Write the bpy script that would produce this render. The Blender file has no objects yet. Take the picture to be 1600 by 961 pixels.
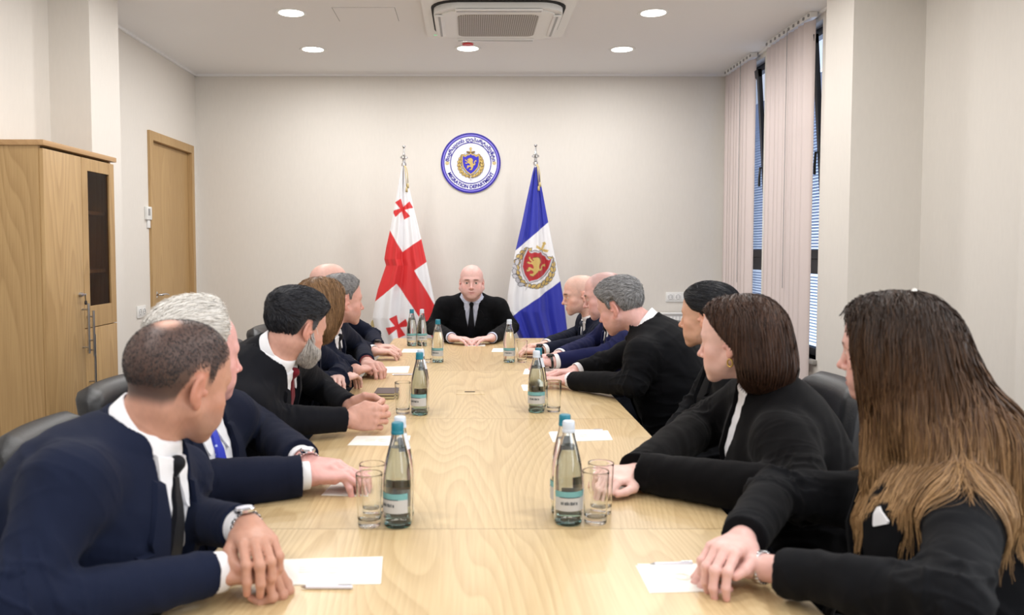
import bpy, bmesh, math, os
import numpy as np
from mathutils import Vector, Matrix, geometry
from concurrent.futures import ThreadPoolExecutor
PI = math.pi
VS = 1.0            # voxel scale of the sculpted figures
rng = np.random.RandomState(7)
sc = bpy.context.scene
col = sc.collection

# ------------------------------------------------------------------ camera
F, CX, CY, PITCH, CZ = 1300.0, 735.0, 456.0, math.radians(3.0), 1.37
cd = bpy.data.cameras.new('camera'); cam = bpy.data.objects.new('camera', cd); col.objects.link(cam)
cd.sensor_width = 36; cd.lens = F * 36 / 1600
cd.shift_x = (800 - CX) / 1600; cd.shift_y = -(480.5 - CY) / 1600
cd.clip_start = 0.05
cam.location = (0, 0, CZ); cam.rotation_euler = (PI / 2 - PITCH, 0, 0)
cd.dof.use_dof = True; cd.dof.focus_distance = 5.2; cd.dof.aperture_fstop = 5.0
sc.camera = cam
_fw = np.array([0, math.cos(PITCH), -math.sin(PITCH)]); _up = np.array([0, math.sin(PITCH), math.cos(PITCH)])
def ray(px, py):
    return np.array([(px - CX) / F, 0, 0]) + _fw + _up * (CY - py) / F
def W(px, py, Y):            # the point at distance Y seen at a pixel
    r = ray(px, py); t = Y / r[1]; p = r * t; p[2] += CZ; return p
def T(px, py, z=0.75):       # the point at height z seen at a pixel
    r = ray(px, py); t = (z - CZ) / r[2]; p = r * t; p[2] = z; return p
def WX(px, py, X):           # the point on the plane x = X
    r = ray(px, py); t = X / r[0]; p = r * t; p[2] += CZ; return p

# ------------------------------------------------------------------ colour management, world
sc.view_settings.view_transform = 'Standard'; sc.view_settings.look = 'None'
sc.view_settings.gamma = 1; sc.view_settings.use_curve_mapping = False
sc.view_settings.exposure = 0.0
wd = bpy.data.worlds.new('sky'); sc.world = wd; wd.use_nodes = True
wb = wd.node_tree.nodes['Background']; wb.inputs[0].default_value = (0.62, 0.74, 1.0, 1); wb.inputs[1].default_value = 2.2

ROOM = dict(zc=2.85, back=7.18, front=-2.6)
LAMPS = [tuple(T(*p_, ROOM['zc'])[:2]) for p_ in ((489, 77), (972, 77), (455, 20), (1021, 20), (731, 75.5))]
for yy in (4.3, 3.1, 1.9, 0.8, -0.3, -1.4):
    LAMPS += [(-1.15, yy), (1.15, yy)]
LAMP_W = 12.0
def lamp_light(x, y, parent=None):
    l = bpy.data.lights.new('lamp_glow', 'AREA'); l.shape = 'DISK'; l.size = 0.15; l.energy = LAMP_W
    l.color = (1.0, 0.985, 0.965)
    o = bpy.data.objects.new('lamp_glow', l); col.objects.link(o)
    o.location = (x, y, ROOM['zc'] - 0.022)
    return o
for (x, y) in LAMPS: lamp_light(x, y)
# added cool fill lamps along the plain near right wall, no window there
def win_light(y0, y1, e, x=2.30):
    l = bpy.data.lights.new('window_daylight', 'AREA'); l.shape = 'RECTANGLE'; l.size = abs(y1 - y0); l.size_y = 2.0
    l.energy = e; l.color = (0.86, 0.93, 1.0)
    o = bpy.data.objects.new('window_daylight', l); col.objects.link(o)
    o.location = (x, (y0 + y1) / 2, 1.75); o.rotation_euler = (PI / 2, 0, PI / 2)
win_light(1.0, 2.4, 26); win_light(-1.8, -0.2, 34)

# ------------------------------------------------------------------ materials
def new_mat(name):
    m = bpy.data.materials.new(name); m.use_nodes = True
    return m, m.node_tree.nodes, m.node_tree.links, m.node_tree.nodes['Principled BSDF']
def lin(c):
    return tuple(((v / 255) / 12.92 if v / 255 <= .04045 else ((v / 255 + .055) / 1.055) ** 2.4) for v in c)
def simple(name, rgb, rough=.5, metal=0, noise=0, nscale=40, bump=0, bscale=200, spec=.5, sheen=0, stretch=None, emit=None, coat=0):
    m, N, L, b = new_mat(name)
    c = lin(rgb) + (1,)
    b.inputs['Base Color'].default_value = c; b.inputs['Roughness'].default_value = rough
    b.inputs['Metallic'].default_value = metal; b.inputs['Specular IOR Level'].default_value = spec
    b.inputs['Sheen Weight'].default_value = sheen; b.inputs['Coat Weight'].default_value = coat
    tc = N.new('ShaderNodeTexCoord'); src = tc.outputs['Object']
    if stretch:
        mp = N.new('ShaderNodeMapping'); mp.inputs['Scale'].default_value = stretch; L.new(src, mp.inputs[0]); src = mp.outputs[0]
    if noise:
        n = N.new('ShaderNodeTexNoise'); n.inputs['Scale'].default_value = nscale; n.inputs['Detail'].default_value = 5; L.new(src, n.inputs['Vector'])
        mx = N.new('ShaderNodeMix'); mx.data_type = 'RGBA'; mx.blend_type = 'MIX'
        mx.inputs[6].default_value = tuple(v * (1 - noise) for v in c[:3]) + (1,); mx.inputs[7].default_value = tuple(min(1, v * (1 + noise)) for v in c[:3]) + (1,)
        L.new(n.outputs[0], mx.inputs[0]); L.new(mx.outputs[2], b.inputs['Base Color'])
    if bump:
        n = N.new('ShaderNodeTexNoise'); n.inputs['Scale'].default_value = bscale; n.inputs['Detail'].default_value = 4; L.new(src, n.inputs['Vector'])
        bp = N.new('ShaderNodeBump'); bp.inputs['Strength'].default_value = bump; bp.inputs['Distance'].default_value = .002
        L.new(n.outputs[0], bp.inputs['Height']); L.new(bp.outputs[0], b.inputs['Normal'])
    if emit:
        b.inputs['Emission Color'].default_value = c; b.inputs['Emission Strength'].default_value = emit
    return m
def wood(name, light, dark, axis='Y', scale=1.0, rough=.42, section=0.0, contrast=1.0, lines=9.0, coat=0.0):
    """oak veneer: contour lines of a smooth stretched noise give the cathedral figure"""
    m, N, L, b = new_mat(name)
    tc = N.new('ShaderNodeTexCoord'); mp = N.new('ShaderNodeMapping'); L.new(tc.outputs['Object'], mp.inputs[0])
    st = {'Y': (3.4, .38, 3.4), 'Z': (3.4, 3.4, .30), 'X': (.38, 3.4, 3.4)}[axis]
    mp.inputs['Scale'].default_value = tuple(s * scale for s in st); mp.inputs['Location'].default_value = (3.3, 1.7, 5.1)
    vec = mp.outputs[0]
    seam = None
    if section:
        sp = N.new('ShaderNodeSeparateXYZ'); L.new(tc.outputs['Object'], sp.inputs[0])
        dv = N.new('ShaderNodeMath'); dv.operation = 'DIVIDE'; dv.inputs[1].default_value = section; L.new(sp.outputs['Y'], dv.inputs[0])
        fl = N.new('ShaderNodeMath'); fl.operation = 'FLOOR'; L.new(dv.outputs[0], fl.inputs[0])
        fr = N.new('ShaderNodeMath'); fr.operation = 'FRACT'; L.new(dv.outputs[0], fr.inputs[0])
        ml = N.new('ShaderNodeMath'); ml.operation = 'MULTIPLY'; ml.inputs[1].default_value = 7.37; L.new(fl.outputs[0], ml.inputs[0])
        cb = N.new('ShaderNodeCombineXYZ'); L.new(ml.outputs[0], cb.inputs[0]); L.new(ml.outputs[0], cb.inputs[2])
        ad = N.new('ShaderNodeVectorMath'); ad.operation = 'ADD'; L.new(vec, ad.inputs[0]); L.new(cb.outputs[0], ad.inputs[1]); vec = ad.outputs[0]
        lt = N.new('ShaderNodeMath'); lt.operation = 'LESS_THAN'; lt.inputs[1].default_value = .0022; L.new(fr.outputs[0], lt.inputs[0]); seam = lt.outputs[0]
    n = N.new('ShaderNodeTexNoise'); n.inputs['Scale'].default_value = 1.0; n.inputs['Detail'].default_value = 1.2; n.inputs['Roughness'].default_value = .4; n.inputs['Distortion'].default_value = .25
    L.new(vec, n.inputs['Vector'])
    mu = N.new('ShaderNodeMath'); mu.operation = 'MULTIPLY'; mu.inputs[1].default_value = lines * 2.2; L.new(n.outputs[0], mu.inputs[0])
    fc = N.new('ShaderNodeMath'); fc.operation = 'FRACT'; L.new(mu.outputs[0], fc.inputs[0])
    rp = N.new('ShaderNodeValToRGB'); cr = rp.color_ramp
    cr.elements[0].position = 0; cr.elements[0].color = (0, 0, 0, 1); cr.elements[1].position = 1; cr.elements[1].color = (0, 0, 0, 1)
    for p_, v_ in ((.35, .25), (.7, .75), (.86, 1.0), (.93, .3)):
        e = cr.elements.new(p_); e.color = (v_, v_, v_, 1)
    L.new(fc.outputs[0], rp.inputs[0])
    mp2 = N.new('ShaderNodeMapping'); L.new(tc.outputs['Object'], mp2.inputs[0])
    st2 = {'Y': (160, 5, 160), 'Z': (160, 160, 5), 'X': (5, 160, 160)}[axis]; mp2.inputs['Scale'].default_value = st2
    n2 = N.new('ShaderNodeTexNoise'); n2.inputs['Scale'].default_value = 1; n2.inputs['Detail'].default_value = 3; L.new(mp2.outputs[0], n2.inputs['Vector'])
    n3 = N.new('ShaderNodeTexNoise'); n3.inputs['Scale'].default_value = .6; n3.inputs['Detail'].default_value = 2; L.new(vec, n3.inputs['Vector'])
    a1 = N.new('ShaderNodeMath'); a1.operation = 'MULTIPLY_ADD'; a1.inputs[1].default_value = .42 * contrast; L.new(rp.outputs[0], a1.inputs[0])
    a2 = N.new('ShaderNodeMath'); a2.operation = 'MULTIPLY_ADD'; a2.inputs[1].default_value = .9 * contrast; a2.inputs[2].default_value = -.3 * contrast; L.new(n2.outputs[0], a2.inputs[0])
    a3 = N.new('ShaderNodeMath'); a3.operation = 'MULTIPLY_ADD'; a3.inputs[1].default_value = .5; L.new(n3.outputs[0], a3.inputs[0]); L.new(a2.outputs[0], a3.inputs[2])
    L.new(a3.outputs[0], a1.inputs[2])
    mx = N.new('ShaderNodeMix'); mx.data_type = 'RGBA'; L.new(a1.outputs[0], mx.inputs[0])
    mx.inputs[6].default_value = lin(light) + (1,); mx.inputs[7].default_value = lin(dark) + (1,)
    out = mx.outputs[2]
    if seam is not None:
        m2 = N.new('ShaderNodeMix'); m2.data_type = 'RGBA'; L.new(seam, m2.inputs[0]); L.new(out, m2.inputs[6]); m2.inputs[7].default_value = tuple(v * .55 for v in lin(dark)) + (1,); out = m2.outputs[2]
    L.new(out, b.inputs['Base Color']); b.inputs['Roughness'].default_value = rough; b.inputs['Coat Weight'].default_value = coat; b.inputs['Coat Roughness'].default_value = .25
    bp = N.new('ShaderNodeBump'); bp.inputs['Strength'].default_value = .08; bp.inputs['Distance'].default_value = .001; L.new(n2.outputs[0], bp.inputs['Height']); L.new(bp.outputs[0], b.inputs['Normal'])
    return m
def wallpaper(name, rgb):
    m, N, L, b = new_mat(name)
    tc = N.new('ShaderNodeTexCoord'); mp = N.new('ShaderNodeMapping'); mp.inputs['Scale'].default_value = (60, 60, 14); L.new(tc.outputs['Object'], mp.inputs[0])
    n = N.new('ShaderNodeTexNoise'); n.inputs['Scale'].default_value = 1; n.inputs['Detail'].default_value = 6; L.new(mp.outputs[0], n.inputs['Vector'])
    mx = N.new('ShaderNodeMix'); mx.data_type = 'RGBA'; L.new(n.outputs[0], mx.inputs[0]); c = lin(rgb)
    mx.inputs[6].default_value = tuple(v * .965 for v in c) + (1,); mx.inputs[7].default_value = tuple(min(1, v * 1.03) for v in c) + (1,)
    L.new(mx.outputs[2], b.inputs['Base Color']); b.inputs['Roughness'].default_value = .75
    bp = N.new('ShaderNodeBump'); bp.inputs['Strength'].default_value = .15; bp.inputs['Distance'].default_value = .001; L.new(n.outputs[0], bp.inputs['Height']); L.new(bp.outputs[0], b.inputs['Normal'])
    return m
def attr_mat(name, rough=.5, sss=0, spec=.5, bump=0, bscale=300, sheen=0, coat=0, stretch=None, sssr=(1, .35, .2)):
    m, N, L, b = new_mat(name)
    a = N.new('ShaderNodeAttribute'); a.attribute_name = 'Col'; L.new(a.outputs['Color'], b.inputs['Base Color'])
    b.inputs['Roughness'].default_value = rough; b.inputs['Specular IOR Level'].default_value = spec
    b.inputs['Sheen Weight'].default_value = sheen; b.inputs['Coat Weight'].default_value = coat
    if sss:
        b.inputs['Subsurface Weight'].default_value = sss; b.inputs['Subsurface Radius'].default_value = sssr; b.inputs['Subsurface Scale'].default_value = .006
    if bump:
        tc = N.new('ShaderNodeTexCoord'); src = tc.outputs['Object']
        n = N.new('ShaderNodeTexNoise'); n.inputs['Scale'].default_value = bscale; n.inputs['Detail'].default_value = 4; L.new(src, n.inputs['Vector'])
        bp = N.new('ShaderNodeBump'); bp.inputs['Strength'].default_value = bump; bp.inputs['Distance'].default_value = .0015
        L.new(n.outputs[0], bp.inputs['Height']); L.new(bp.outputs[0], b.inputs['Normal'])
    return m
def glass_mat(name, rgb=(255, 255, 255), ior=1.45, rough=0.0):
    m, N, L, b = new_mat(name)
    b.inputs['Base Color'].default_value = lin(rgb) + (1,); b.inputs['Transmission Weight'].default_value = 1; b.inputs['Roughness'].default_value = rough; b.inputs['IOR'].default_value = ior
    return m
M = {}
M['wall'] = wallpaper('wallpaper_cream', (222, 217, 210))
M['ceiling'] = simple('ceiling_paint', (242, 242, 243), .9, bump=.05, bscale=60)
M['floor'] = simple('floor_grey', (112, 104, 98), .4, noise=.12, nscale=3)
M['white'] = simple('white_plastic', (232, 232, 230), .35)
M['whitemetal'] = simple('white_enamel', (235, 235, 235), .3)
M['grey'] = simple('grey_plastic', (150, 150, 150), .4)
M['black'] = simple('black_plastic', (18, 18, 20), .4)
M['dark'] = simple('dark_gap', (20, 20, 22), .8)
M['steel'] = simple('brushed_steel', (185, 185, 188), .28, metal=1)
M['chrome'] = simple('chrome', (215, 215, 218), .12, metal=1)
M['gold'] = simple('gold_metal', (205, 170, 95), .3, metal=1)
M['frame'] = simple('anthracite_frame', (38, 42, 50), .4)
M['oak_table'] = wood('oak_table', (220, 197, 153), (166, 134, 90), 'Y', 1.0, .38, section=1.19, contrast=.62, lines=20, coat=.1)
M['oak_edge'] = wood('oak_edge', (214, 186, 142), (170, 134, 90), 'X', 1.0, .45, contrast=.7)
M['oak_cab'] = wood('oak_cabinet', (198, 165, 116), (152, 118, 74), 'Z', 1.0, .5, contrast=.75, lines=15)
M['oak_door'] = wood('oak_door', (196, 164, 116), (160, 126, 82), 'Z', 1.3, .5, contrast=.6, lines=15)
M['oak_top'] = wood('oak_top', (196, 158, 112), (158, 120, 78), 'Y', 1.0, .5, contrast=.6)
M['leather'] = simple('black_leather', (26, 27, 31), .42, bump=.35, bscale=220, spec=.5)
M['paper'] = simple('paper', (240, 238, 232), .8)
M['paper_print'] = simple('pale_gold_print', (214, 206, 186), .8)
M['lamp'] = simple('lamp_diffuser', (255, 252, 245), .5, emit=9.0)
M['redlight'] = simple('red_cap', (214, 60, 70), .35)
M['blind'] = simple('blind_fabric', (216, 203, 200), .85, noise=.03, nscale=200, stretch=(1, 1, .05))
M['blind'].node_tree.nodes['Principled BSDF'].inputs['Transmission Weight'].default_value = .0
M['slat'] = simple('venetian_slat', (196, 200, 212), .45)
M['sill'] = simple('grey_sill', (150, 146, 142), .5)

# ------------------------------------------------------------------ mesh helpers
def link_mesh(name, verts, faces, mat, parent=None, smooth=True, colors=None, loc=None, uv=None):
    me = bpy.data.meshes.new(name)
    V = np.asarray(verts, dtype=np.float64).reshape(-1, 3)
    off = np.zeros(3)
    if parent is not None: off = np.array(parent['_w']) if '_w' in parent else np.array(wloc(parent))
    elif loc is not None: off = np.array(loc, float)
    V = V - off
    if isinstance(faces, np.ndarray) and faces.ndim == 2:
        n, k = faces.shape
        me.vertices.add(len(V)); me.vertices.foreach_set('co', V.ravel())
        me.loops.add(n * k); me.loops.foreach_set('vertex_index', faces.ravel().astype(np.int32))
        me.polygons.add(n); me.polygons.foreach_set('loop_start', np.arange(0, n * k, k, dtype=np.int32))
        me.update(calc_edges=True)
    else:
        me.from_pydata([tuple(v) for v in V], [], [tuple(f) for f in faces])
    if colors is not None:
        ca = me.color_attributes.new('Col', 'FLOAT_COLOR', 'POINT')
        C4 = np.ones((len(V), 4), np.float32); C4[:, :3] = colors; ca.data.foreach_set('color', C4.ravel())
    me.polygons.foreach_set('use_smooth', np.full(len(me.polygons), smooth))
    me.materials.append(mat)
    o = bpy.data.objects.new(name, me); col.objects.link(o)
    if parent is not None: o.parent = parent
    elif loc is not None: o.location = loc
    return o
def wloc(o):
    v = Vector((0, 0, 0))
    while o is not None: v = v + o.location; o = o.parent
    return v
def bm_obj(name, bm, mat, parent=None, loc=None, smooth=False, angle=None):
    bm.normal_update()
    V = [tuple(v.co) for v in bm.verts]; bm.verts.index_update()
    Fc = [[v.index for v in f.verts] for f in bm.faces]
    bm.free()
    o = link_mesh(name, V, Fc, mat, parent, smooth, loc=loc)
    if smooth and angle:
        o.data.set_sharp_from_angle(angle=math.radians(angle))
    return o
def empty(name, loc, label=None, cat=None, group=None):
    o = bpy.data.objects.new(name, None); col.objects.link(o); o.location = loc; o.empty_display_size = .05
    if label: tag(o, label, cat, group)
    return o
def tag(o, label, cat, group=None, kind=None):
    o['label'] = label; o['category'] = cat
    if group: o['group'] = group
    if kind: o['kind'] = kind
    return o
def struct(o, label=None):
    o['kind'] = 'structure'
    if label: o['label'] = label
    return o
def add_box(bm, lo, hi, bevel=0, seg=2, rot=None, piv=None):
    r = bmesh.ops.create_cube(bm, size=1)
    vs = r['verts']
    c = [(a + b) / 2 for a, b in zip(lo, hi)]; s = [abs(b - a) for a, b in zip(lo, hi)]
    for v in vs: v.co = Vector((v.co[0] * s[0] + c[0], v.co[1] * s[1] + c[1], v.co[2] * s[2] + c[2]))
    if bevel:
        es = list({e for v in vs for e in v.link_edges})
        g = bmesh.ops.bevel(bm, geom=es, offset=bevel, segments=seg, affect='EDGES', profile=.5)
        vs = list({v for f in g['faces'] for v in f.verts} | {v for v in vs if v.is_valid})
    if rot is not None:
        pv = Vector(piv if piv is not None else c)
        for v in vs: v.co = rot @ (v.co - pv) + pv
    return vs
def box(name, lo, hi, mat, parent=None, bevel=0, loc=None, seg=2, rot=None, piv=None):
    bm = bmesh.new(); add_box(bm, lo, hi, bevel, seg, rot, piv)
    return bm_obj(name, bm, mat, parent, loc, smooth=bool(bevel), angle=40)
def add_lathe(bm, prof, c=(0, 0, 0), n=32, rot=None, close=False):
    rings = []
    for (r, z) in prof:
        if r < 1e-6: rings.append([bm.verts.new(Vector((0, 0, z)))])
        else: rings.append([bm.verts.new(Vector((r * math.cos(2 * PI * i / n), r * math.sin(2 * PI * i / n), z))) for i in range(n)])
    for a, b in zip(rings[:-1], rings[1:]):
        for i in range(n):
            j = (i + 1) % n
            if len(a) == 1 and len(b) == 1: continue
            if len(a) == 1: bm.faces.new((a[0], b[j], b[i])[::-1] if False else (a[0], b[i], b[j])[::-1])
            elif len(b) == 1: bm.faces.new((a[i], a[j], b[0]))
            else: bm.faces.new((a[i], a[j], b[j], b[i]))
    if close:
        a, b = rings[-1], rings[0]
        for i in range(n):
            j = (i + 1) % n; bm.faces.new((a[i], a[j], b[j], b[i]))
    vs = [v for r in rings for v in r]
    for v in vs:
        if rot is not None: v.co = rot @ v.co
        v.co += Vector(c)
    return vs
def add_tube(bm, pts, r, n=8, cap=True, closed=False):
    pts = [Vector(p) for p in pts]; N = len(pts); rr = r if hasattr(r, '__len__') else [r] * N
    rings = []; prev = None
    for i, p in enumerate(pts):
        if closed: d = (pts[(i + 1) % N] - pts[i - 1]).normalized()
        else: d = (pts[min(i + 1, N - 1)] - pts[max(i - 1, 0)]).normalized()
        if prev is None:
            a = Vector((0, 0, 1)) if abs(d.z) < .9 else Vector((1, 0, 0)); u = d.cross(a).normalized()
        else:
            u = (prev - d * prev.dot(d)).normalized()
        prev = u; w = d.cross(u)
        rings.append([bm.verts.new(p + (u * math.cos(2 * PI * k / n) + w * math.sin(2 * PI * k / n)) * rr[i]) for k in range(n)])
    R = rings + ([rings[0]] if closed else [])
    for a, b in zip(R[:-1], R[1:]):
        for k in range(n):
            j = (k + 1) % n; bm.faces.new((a[k], a[j], b[j], b[k]))
    if cap and not closed:
        bm.faces.new(rings[0][::-1]); bm.faces.new(rings[-1])
    return rings
def tube(name, pts, r, mat, parent=None, n=8, closed=False, loc=None):
    bm = bmesh.new(); add_tube(bm, pts, r, n, True, closed); bmesh.ops.recalc_face_normals(bm, faces=bm.faces)
    return bm_obj(name, bm, mat, parent, loc, smooth=True, angle=60)
def lathe(name, prof, c, mat, parent=None, n=32, rot=None, close=False, loc=None):
    bm = bmesh.new(); add_lathe(bm, prof, c, n, rot, close); bmesh.ops.recalc_face_normals(bm, faces=bm.faces)
    return bm_obj(name, bm, mat, parent, loc, smooth=True, angle=35)
def add_poly(bm, pts2, z0, z1, tf):
    """extruded polygon; tf maps (x, y, z) local to world"""
    tris = geometry.tessellate_polygon([[Vector((p[0], p[1], 0)) for p in pts2]])
    a = [bm.verts.new(tf(p[0], p[1], z1)) for p in pts2]; b = [bm.verts.new(tf(p[0], p[1], z0)) for p in pts2]
    for t in tris:
        try: bm.faces.new([a[i] for i in t]); bm.faces.new([b[i] for i in t][::-1])
        except ValueError: pass
    n = len(pts2)
    for i in range(n):
        j = (i + 1) % n
        bm.faces.new((a[i], a[j], b[j], b[i]))
def copy_tree(o, parent=None):
    c = o.copy(); col.objects.link(c); c.parent = parent
    for ch in list(o.children): copy_tree(ch, c)
    return c
# ------------------------------------------------------------------ the room
ZC, YB, YF = ROOM['zc'], ROOM['back'], ROOM['front']
XL, XR = -2.35, 2.20
box_s = lambda *a, **k: struct(box(*a, **k))
box_s('floor', (-2.8, YF - .1, -.1), (2.9, YB + .2, 0), M['floor'])
box_s('ceiling', (-2.8, YF - .1, ZC), (2.9, YB + .2, ZC + .1), M['ceiling'])
box_s('wall_back', (-2.6, YB, 0), (2.7, YB + .15, ZC), M['wall'])
box_s('wall_front', (-2.6, YF - .1, 0), (2.7, YF, ZC), M['wall'])
PY0, PY1 = 4.62, 5.00      # pillar on the left
bm = bmesh.new()
dY0, dY1, dZ = 6.16, 7.02, 2.17
add_box(bm, (XL - .2, PY1, 0), (XL, dY0, ZC)); add_box(bm, (XL - .2, dY1, 0), (XL, YB, ZC)); add_box(bm, (XL - .2, dY0, dZ), (XL, dY1, ZC))
add_box(bm, (XL - .2, PY0, 0), (-2.085, PY1, ZC)); add_box(bm, (XL - .2, YF, 0), (-2.31, PY0, ZC))
struct(bm_obj('wall_left', bm, M['wall']))
# right wall: two tall windows, pillar, plain wall, second pillar
w1 = (5.27, 6.12); w2 = (6.29, 6.98); sill_z, head_z = .66, 2.80
bm = bmesh.new()
add_box(bm, (XR, w2[1], 0), (XR + .2, YB, ZC)); add_box(bm, (XR, w1[1], 0), (XR + .2, w2[0], ZC)); add_box(bm, (XR, 4.74, 0), (XR + .2, w1[0], ZC))
for a, b in (w1, w2):
    add_box(bm, (XR, a, 0), (XR + .2, b, sill_z)); add_box(bm, (XR, a, head_z), (XR + .2, b, ZC))
struct(bm_obj('wall_right', bm, M['wall']))
box_s('wall_right_pillar', (2.005, 4.42, 0), (2.5, 4.76, ZC), M['wall'])
box_s('wall_right_near', (2.385, YF, 0), (2.6, 4.42, ZC), M['wall'])
box_s('wall_right_pier', (2.345, YF, 0), (2.40, 3.56, ZC), M['wall'])
bm = bmesh.new(); add_box(bm, (-2.35, YB - .015, 0), (2.2, YB, .08), .003)
struct(bm_obj('baseboard_back', bm, M['oak_edge']))
bm = bmesh.new(); add_box(bm, (XL, PY1, 0), (XL + .015, dY0 - .07, .08)); add_box(bm, (-2.31, YF, 0), (-2.295, 3.7, .08))
struct(bm_obj('baseboard_left', bm, M['oak_edge']))
bm = bmesh.new(); add_box(bm, (XR - .015, 4.76, 0), (XR, YB, .08)); add_box(bm, (2.33, YF, 0), (2.345, 3.56, .08))
struct(bm_obj('baseboard_right', bm, M['oak_edge']))
bm = bmesh.new()
for (x0, y0, x1, y1) in ((XL, PY1, XL + .018, YB), (XL, YB - .018, XR, YB), (XR - .018, 4.76, XR, YB)):
    add_box(bm, (x0, y0, ZC - .018), (x1, y1, ZC))
struct(bm_obj('trim_1', bm, M['ceiling']))

# door in the left wall
d = empty('door_1', (XL, dY0, 0)); struct(d, 'plain oak door with steel lever handle in an oak frame')
bm = bmesh.new(); fx = (XL - .16, XL + .02)
add_box(bm, (fx[0], dY0 - .06, 0), (fx[1], dY0 + .006, dZ + .06), .002); add_box(bm, (fx[0], dY1 - .006, 0), (fx[1], dY1 + .05, dZ + .06), .002)
add_box(bm, (fx[0], dY0, dZ - .006), (fx[1], dY1, dZ + .06), .002)
bm_obj('door_frame', bm, M['oak_door'], d)
bm = bmesh.new(); add_box(bm, (XL - .060, dY0 + .008, .01), (XL - .020, dY1 - .008, dZ - .008), .002); leaf = bm_obj('door_leaf', bm, M['oak_door'], d)
hy, hz = dY0 + .10, 1.02
h = tube('door_handle', [(XL - .020, hy, hz), (XL + .028, hy, hz), (XL + .033, hy + .015, hz + .002), (XL + .035, hy + .06, hz + .004), (XL + .033, hy + .12, hz - .006)], [.009, .009, .009, .008, .006], M['chrome'], d)
lathe('handle_rose', [(0, .004), (.025, .004), (.026, 0), (.026, -.006), (0, -.006)], (XL - .016, hy, hz), M['chrome'], d, 24, Matrix.Rotation(PI / 2, 3, 'Y'))
bm = bmesh.new(); add_lathe(bm, [(0, .008), (.022, .008), (.026, 0), (.026, -.006), (0, -.006)], (XL - .016, hy, hz - .10), 24, Matrix.Rotation(PI / 2, 3, 'Y')); add_box(bm, (XL - .012, hy - .004, hz - .108), (XL + .008, hy + .004, hz - .092), .002)
bm_obj('lock_cylinder', bm, M['chrome'], d, smooth=True, angle=40)

# windows in the right wall: dark frame, tilted top sash, venetian slats, grey sill
def window(idx, y0, y1):
    w = empty('window_%d' % idx, (XR, y0, sill_z)); struct(w)
    xf = XR + .07
    mz = 1.25
    bm = bmesh.new()
    for (a, b, c, dd) in ((y0, y0 + .05, sill_z, head_z), (y1 - .05, y1, sill_z, head_z), (y0, y1, sill_z, sill_z + .05), (y0, y1, head_z - .05, head_z), (y0, y1, mz - .05, mz + .05)):
        add_box(bm, (xf, a, c), (xf + .06, b, dd), .003)
    bm_obj('window_frame', bm, M['frame'], w)
    R = Matrix.Rotation(math.radians(-4.0), 3, 'Y'); pv = (xf, (y0 + y1) / 2, mz + .05)
    bm = bmesh.new()
    for (a, b, c, dd) in ((y0 + .04, y0 + .075, mz + .05, head_z - .08), (y1 - .075, y1 - .04, mz + .05, head_z - .08), (y0 + .04, y1 - .04, mz + .05, mz + .11), (y0 + .04, y1 - .04, head_z - .14, head_z - .08)):
        add_box(bm, (xf - .012, a, c), (xf + .02, b, dd), .003, rot=R, piv=pv)
    s = bm_obj('tilted_sash', bm, M['frame'], w)
    bm = bmesh.new(); add_box(bm, (xf - .006, y0 + .075, mz + .10), (xf + .002, y1 - .075, head_z - .13), rot=R, piv=pv)
    bm_obj('pane', bm, M['pane'], s)
    bm = bmesh.new(); add_box(bm, (xf + .02, y0 + .05, sill_z + .05), (xf + .028, y1 - .05, mz - .05))
    bm_obj('pane', bm, M['pane'], w)
    tube('window_handle', [(xf - .03, y0 + .07, 1.98), (xf - .07, y0 + .07, 1.98), (xf - .075, y0 + .07, 1.90), (xf - .075, y0 + .07, 1.84)], .009, M['black'], s)
    bm = bmesh.new(); k = 0; z = sill_z + .07
    while z < head_z - .25:
        if abs(z - mz) > .06:
            Rz = Matrix.Rotation(math.radians(28), 3, 'Y')
            add_box(bm, (xf + .065, y0 + .03, z - .0008), (xf + .088, y1 - .03, z + .0008), rot=Rz)
        z += .021
    bm_obj('venetian_blind', bm, M['slat'], w)
    box('window_sill', (XR - .03, y0 - .02, sill_z - .03), (XR + .08, y1 + .02, sill_z), M['sill'], w, .004)
M['pane'] = glass_mat('window_glass', (235, 243, 250), 1.02)
window(1, *w1); window(2, *w2)

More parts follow.
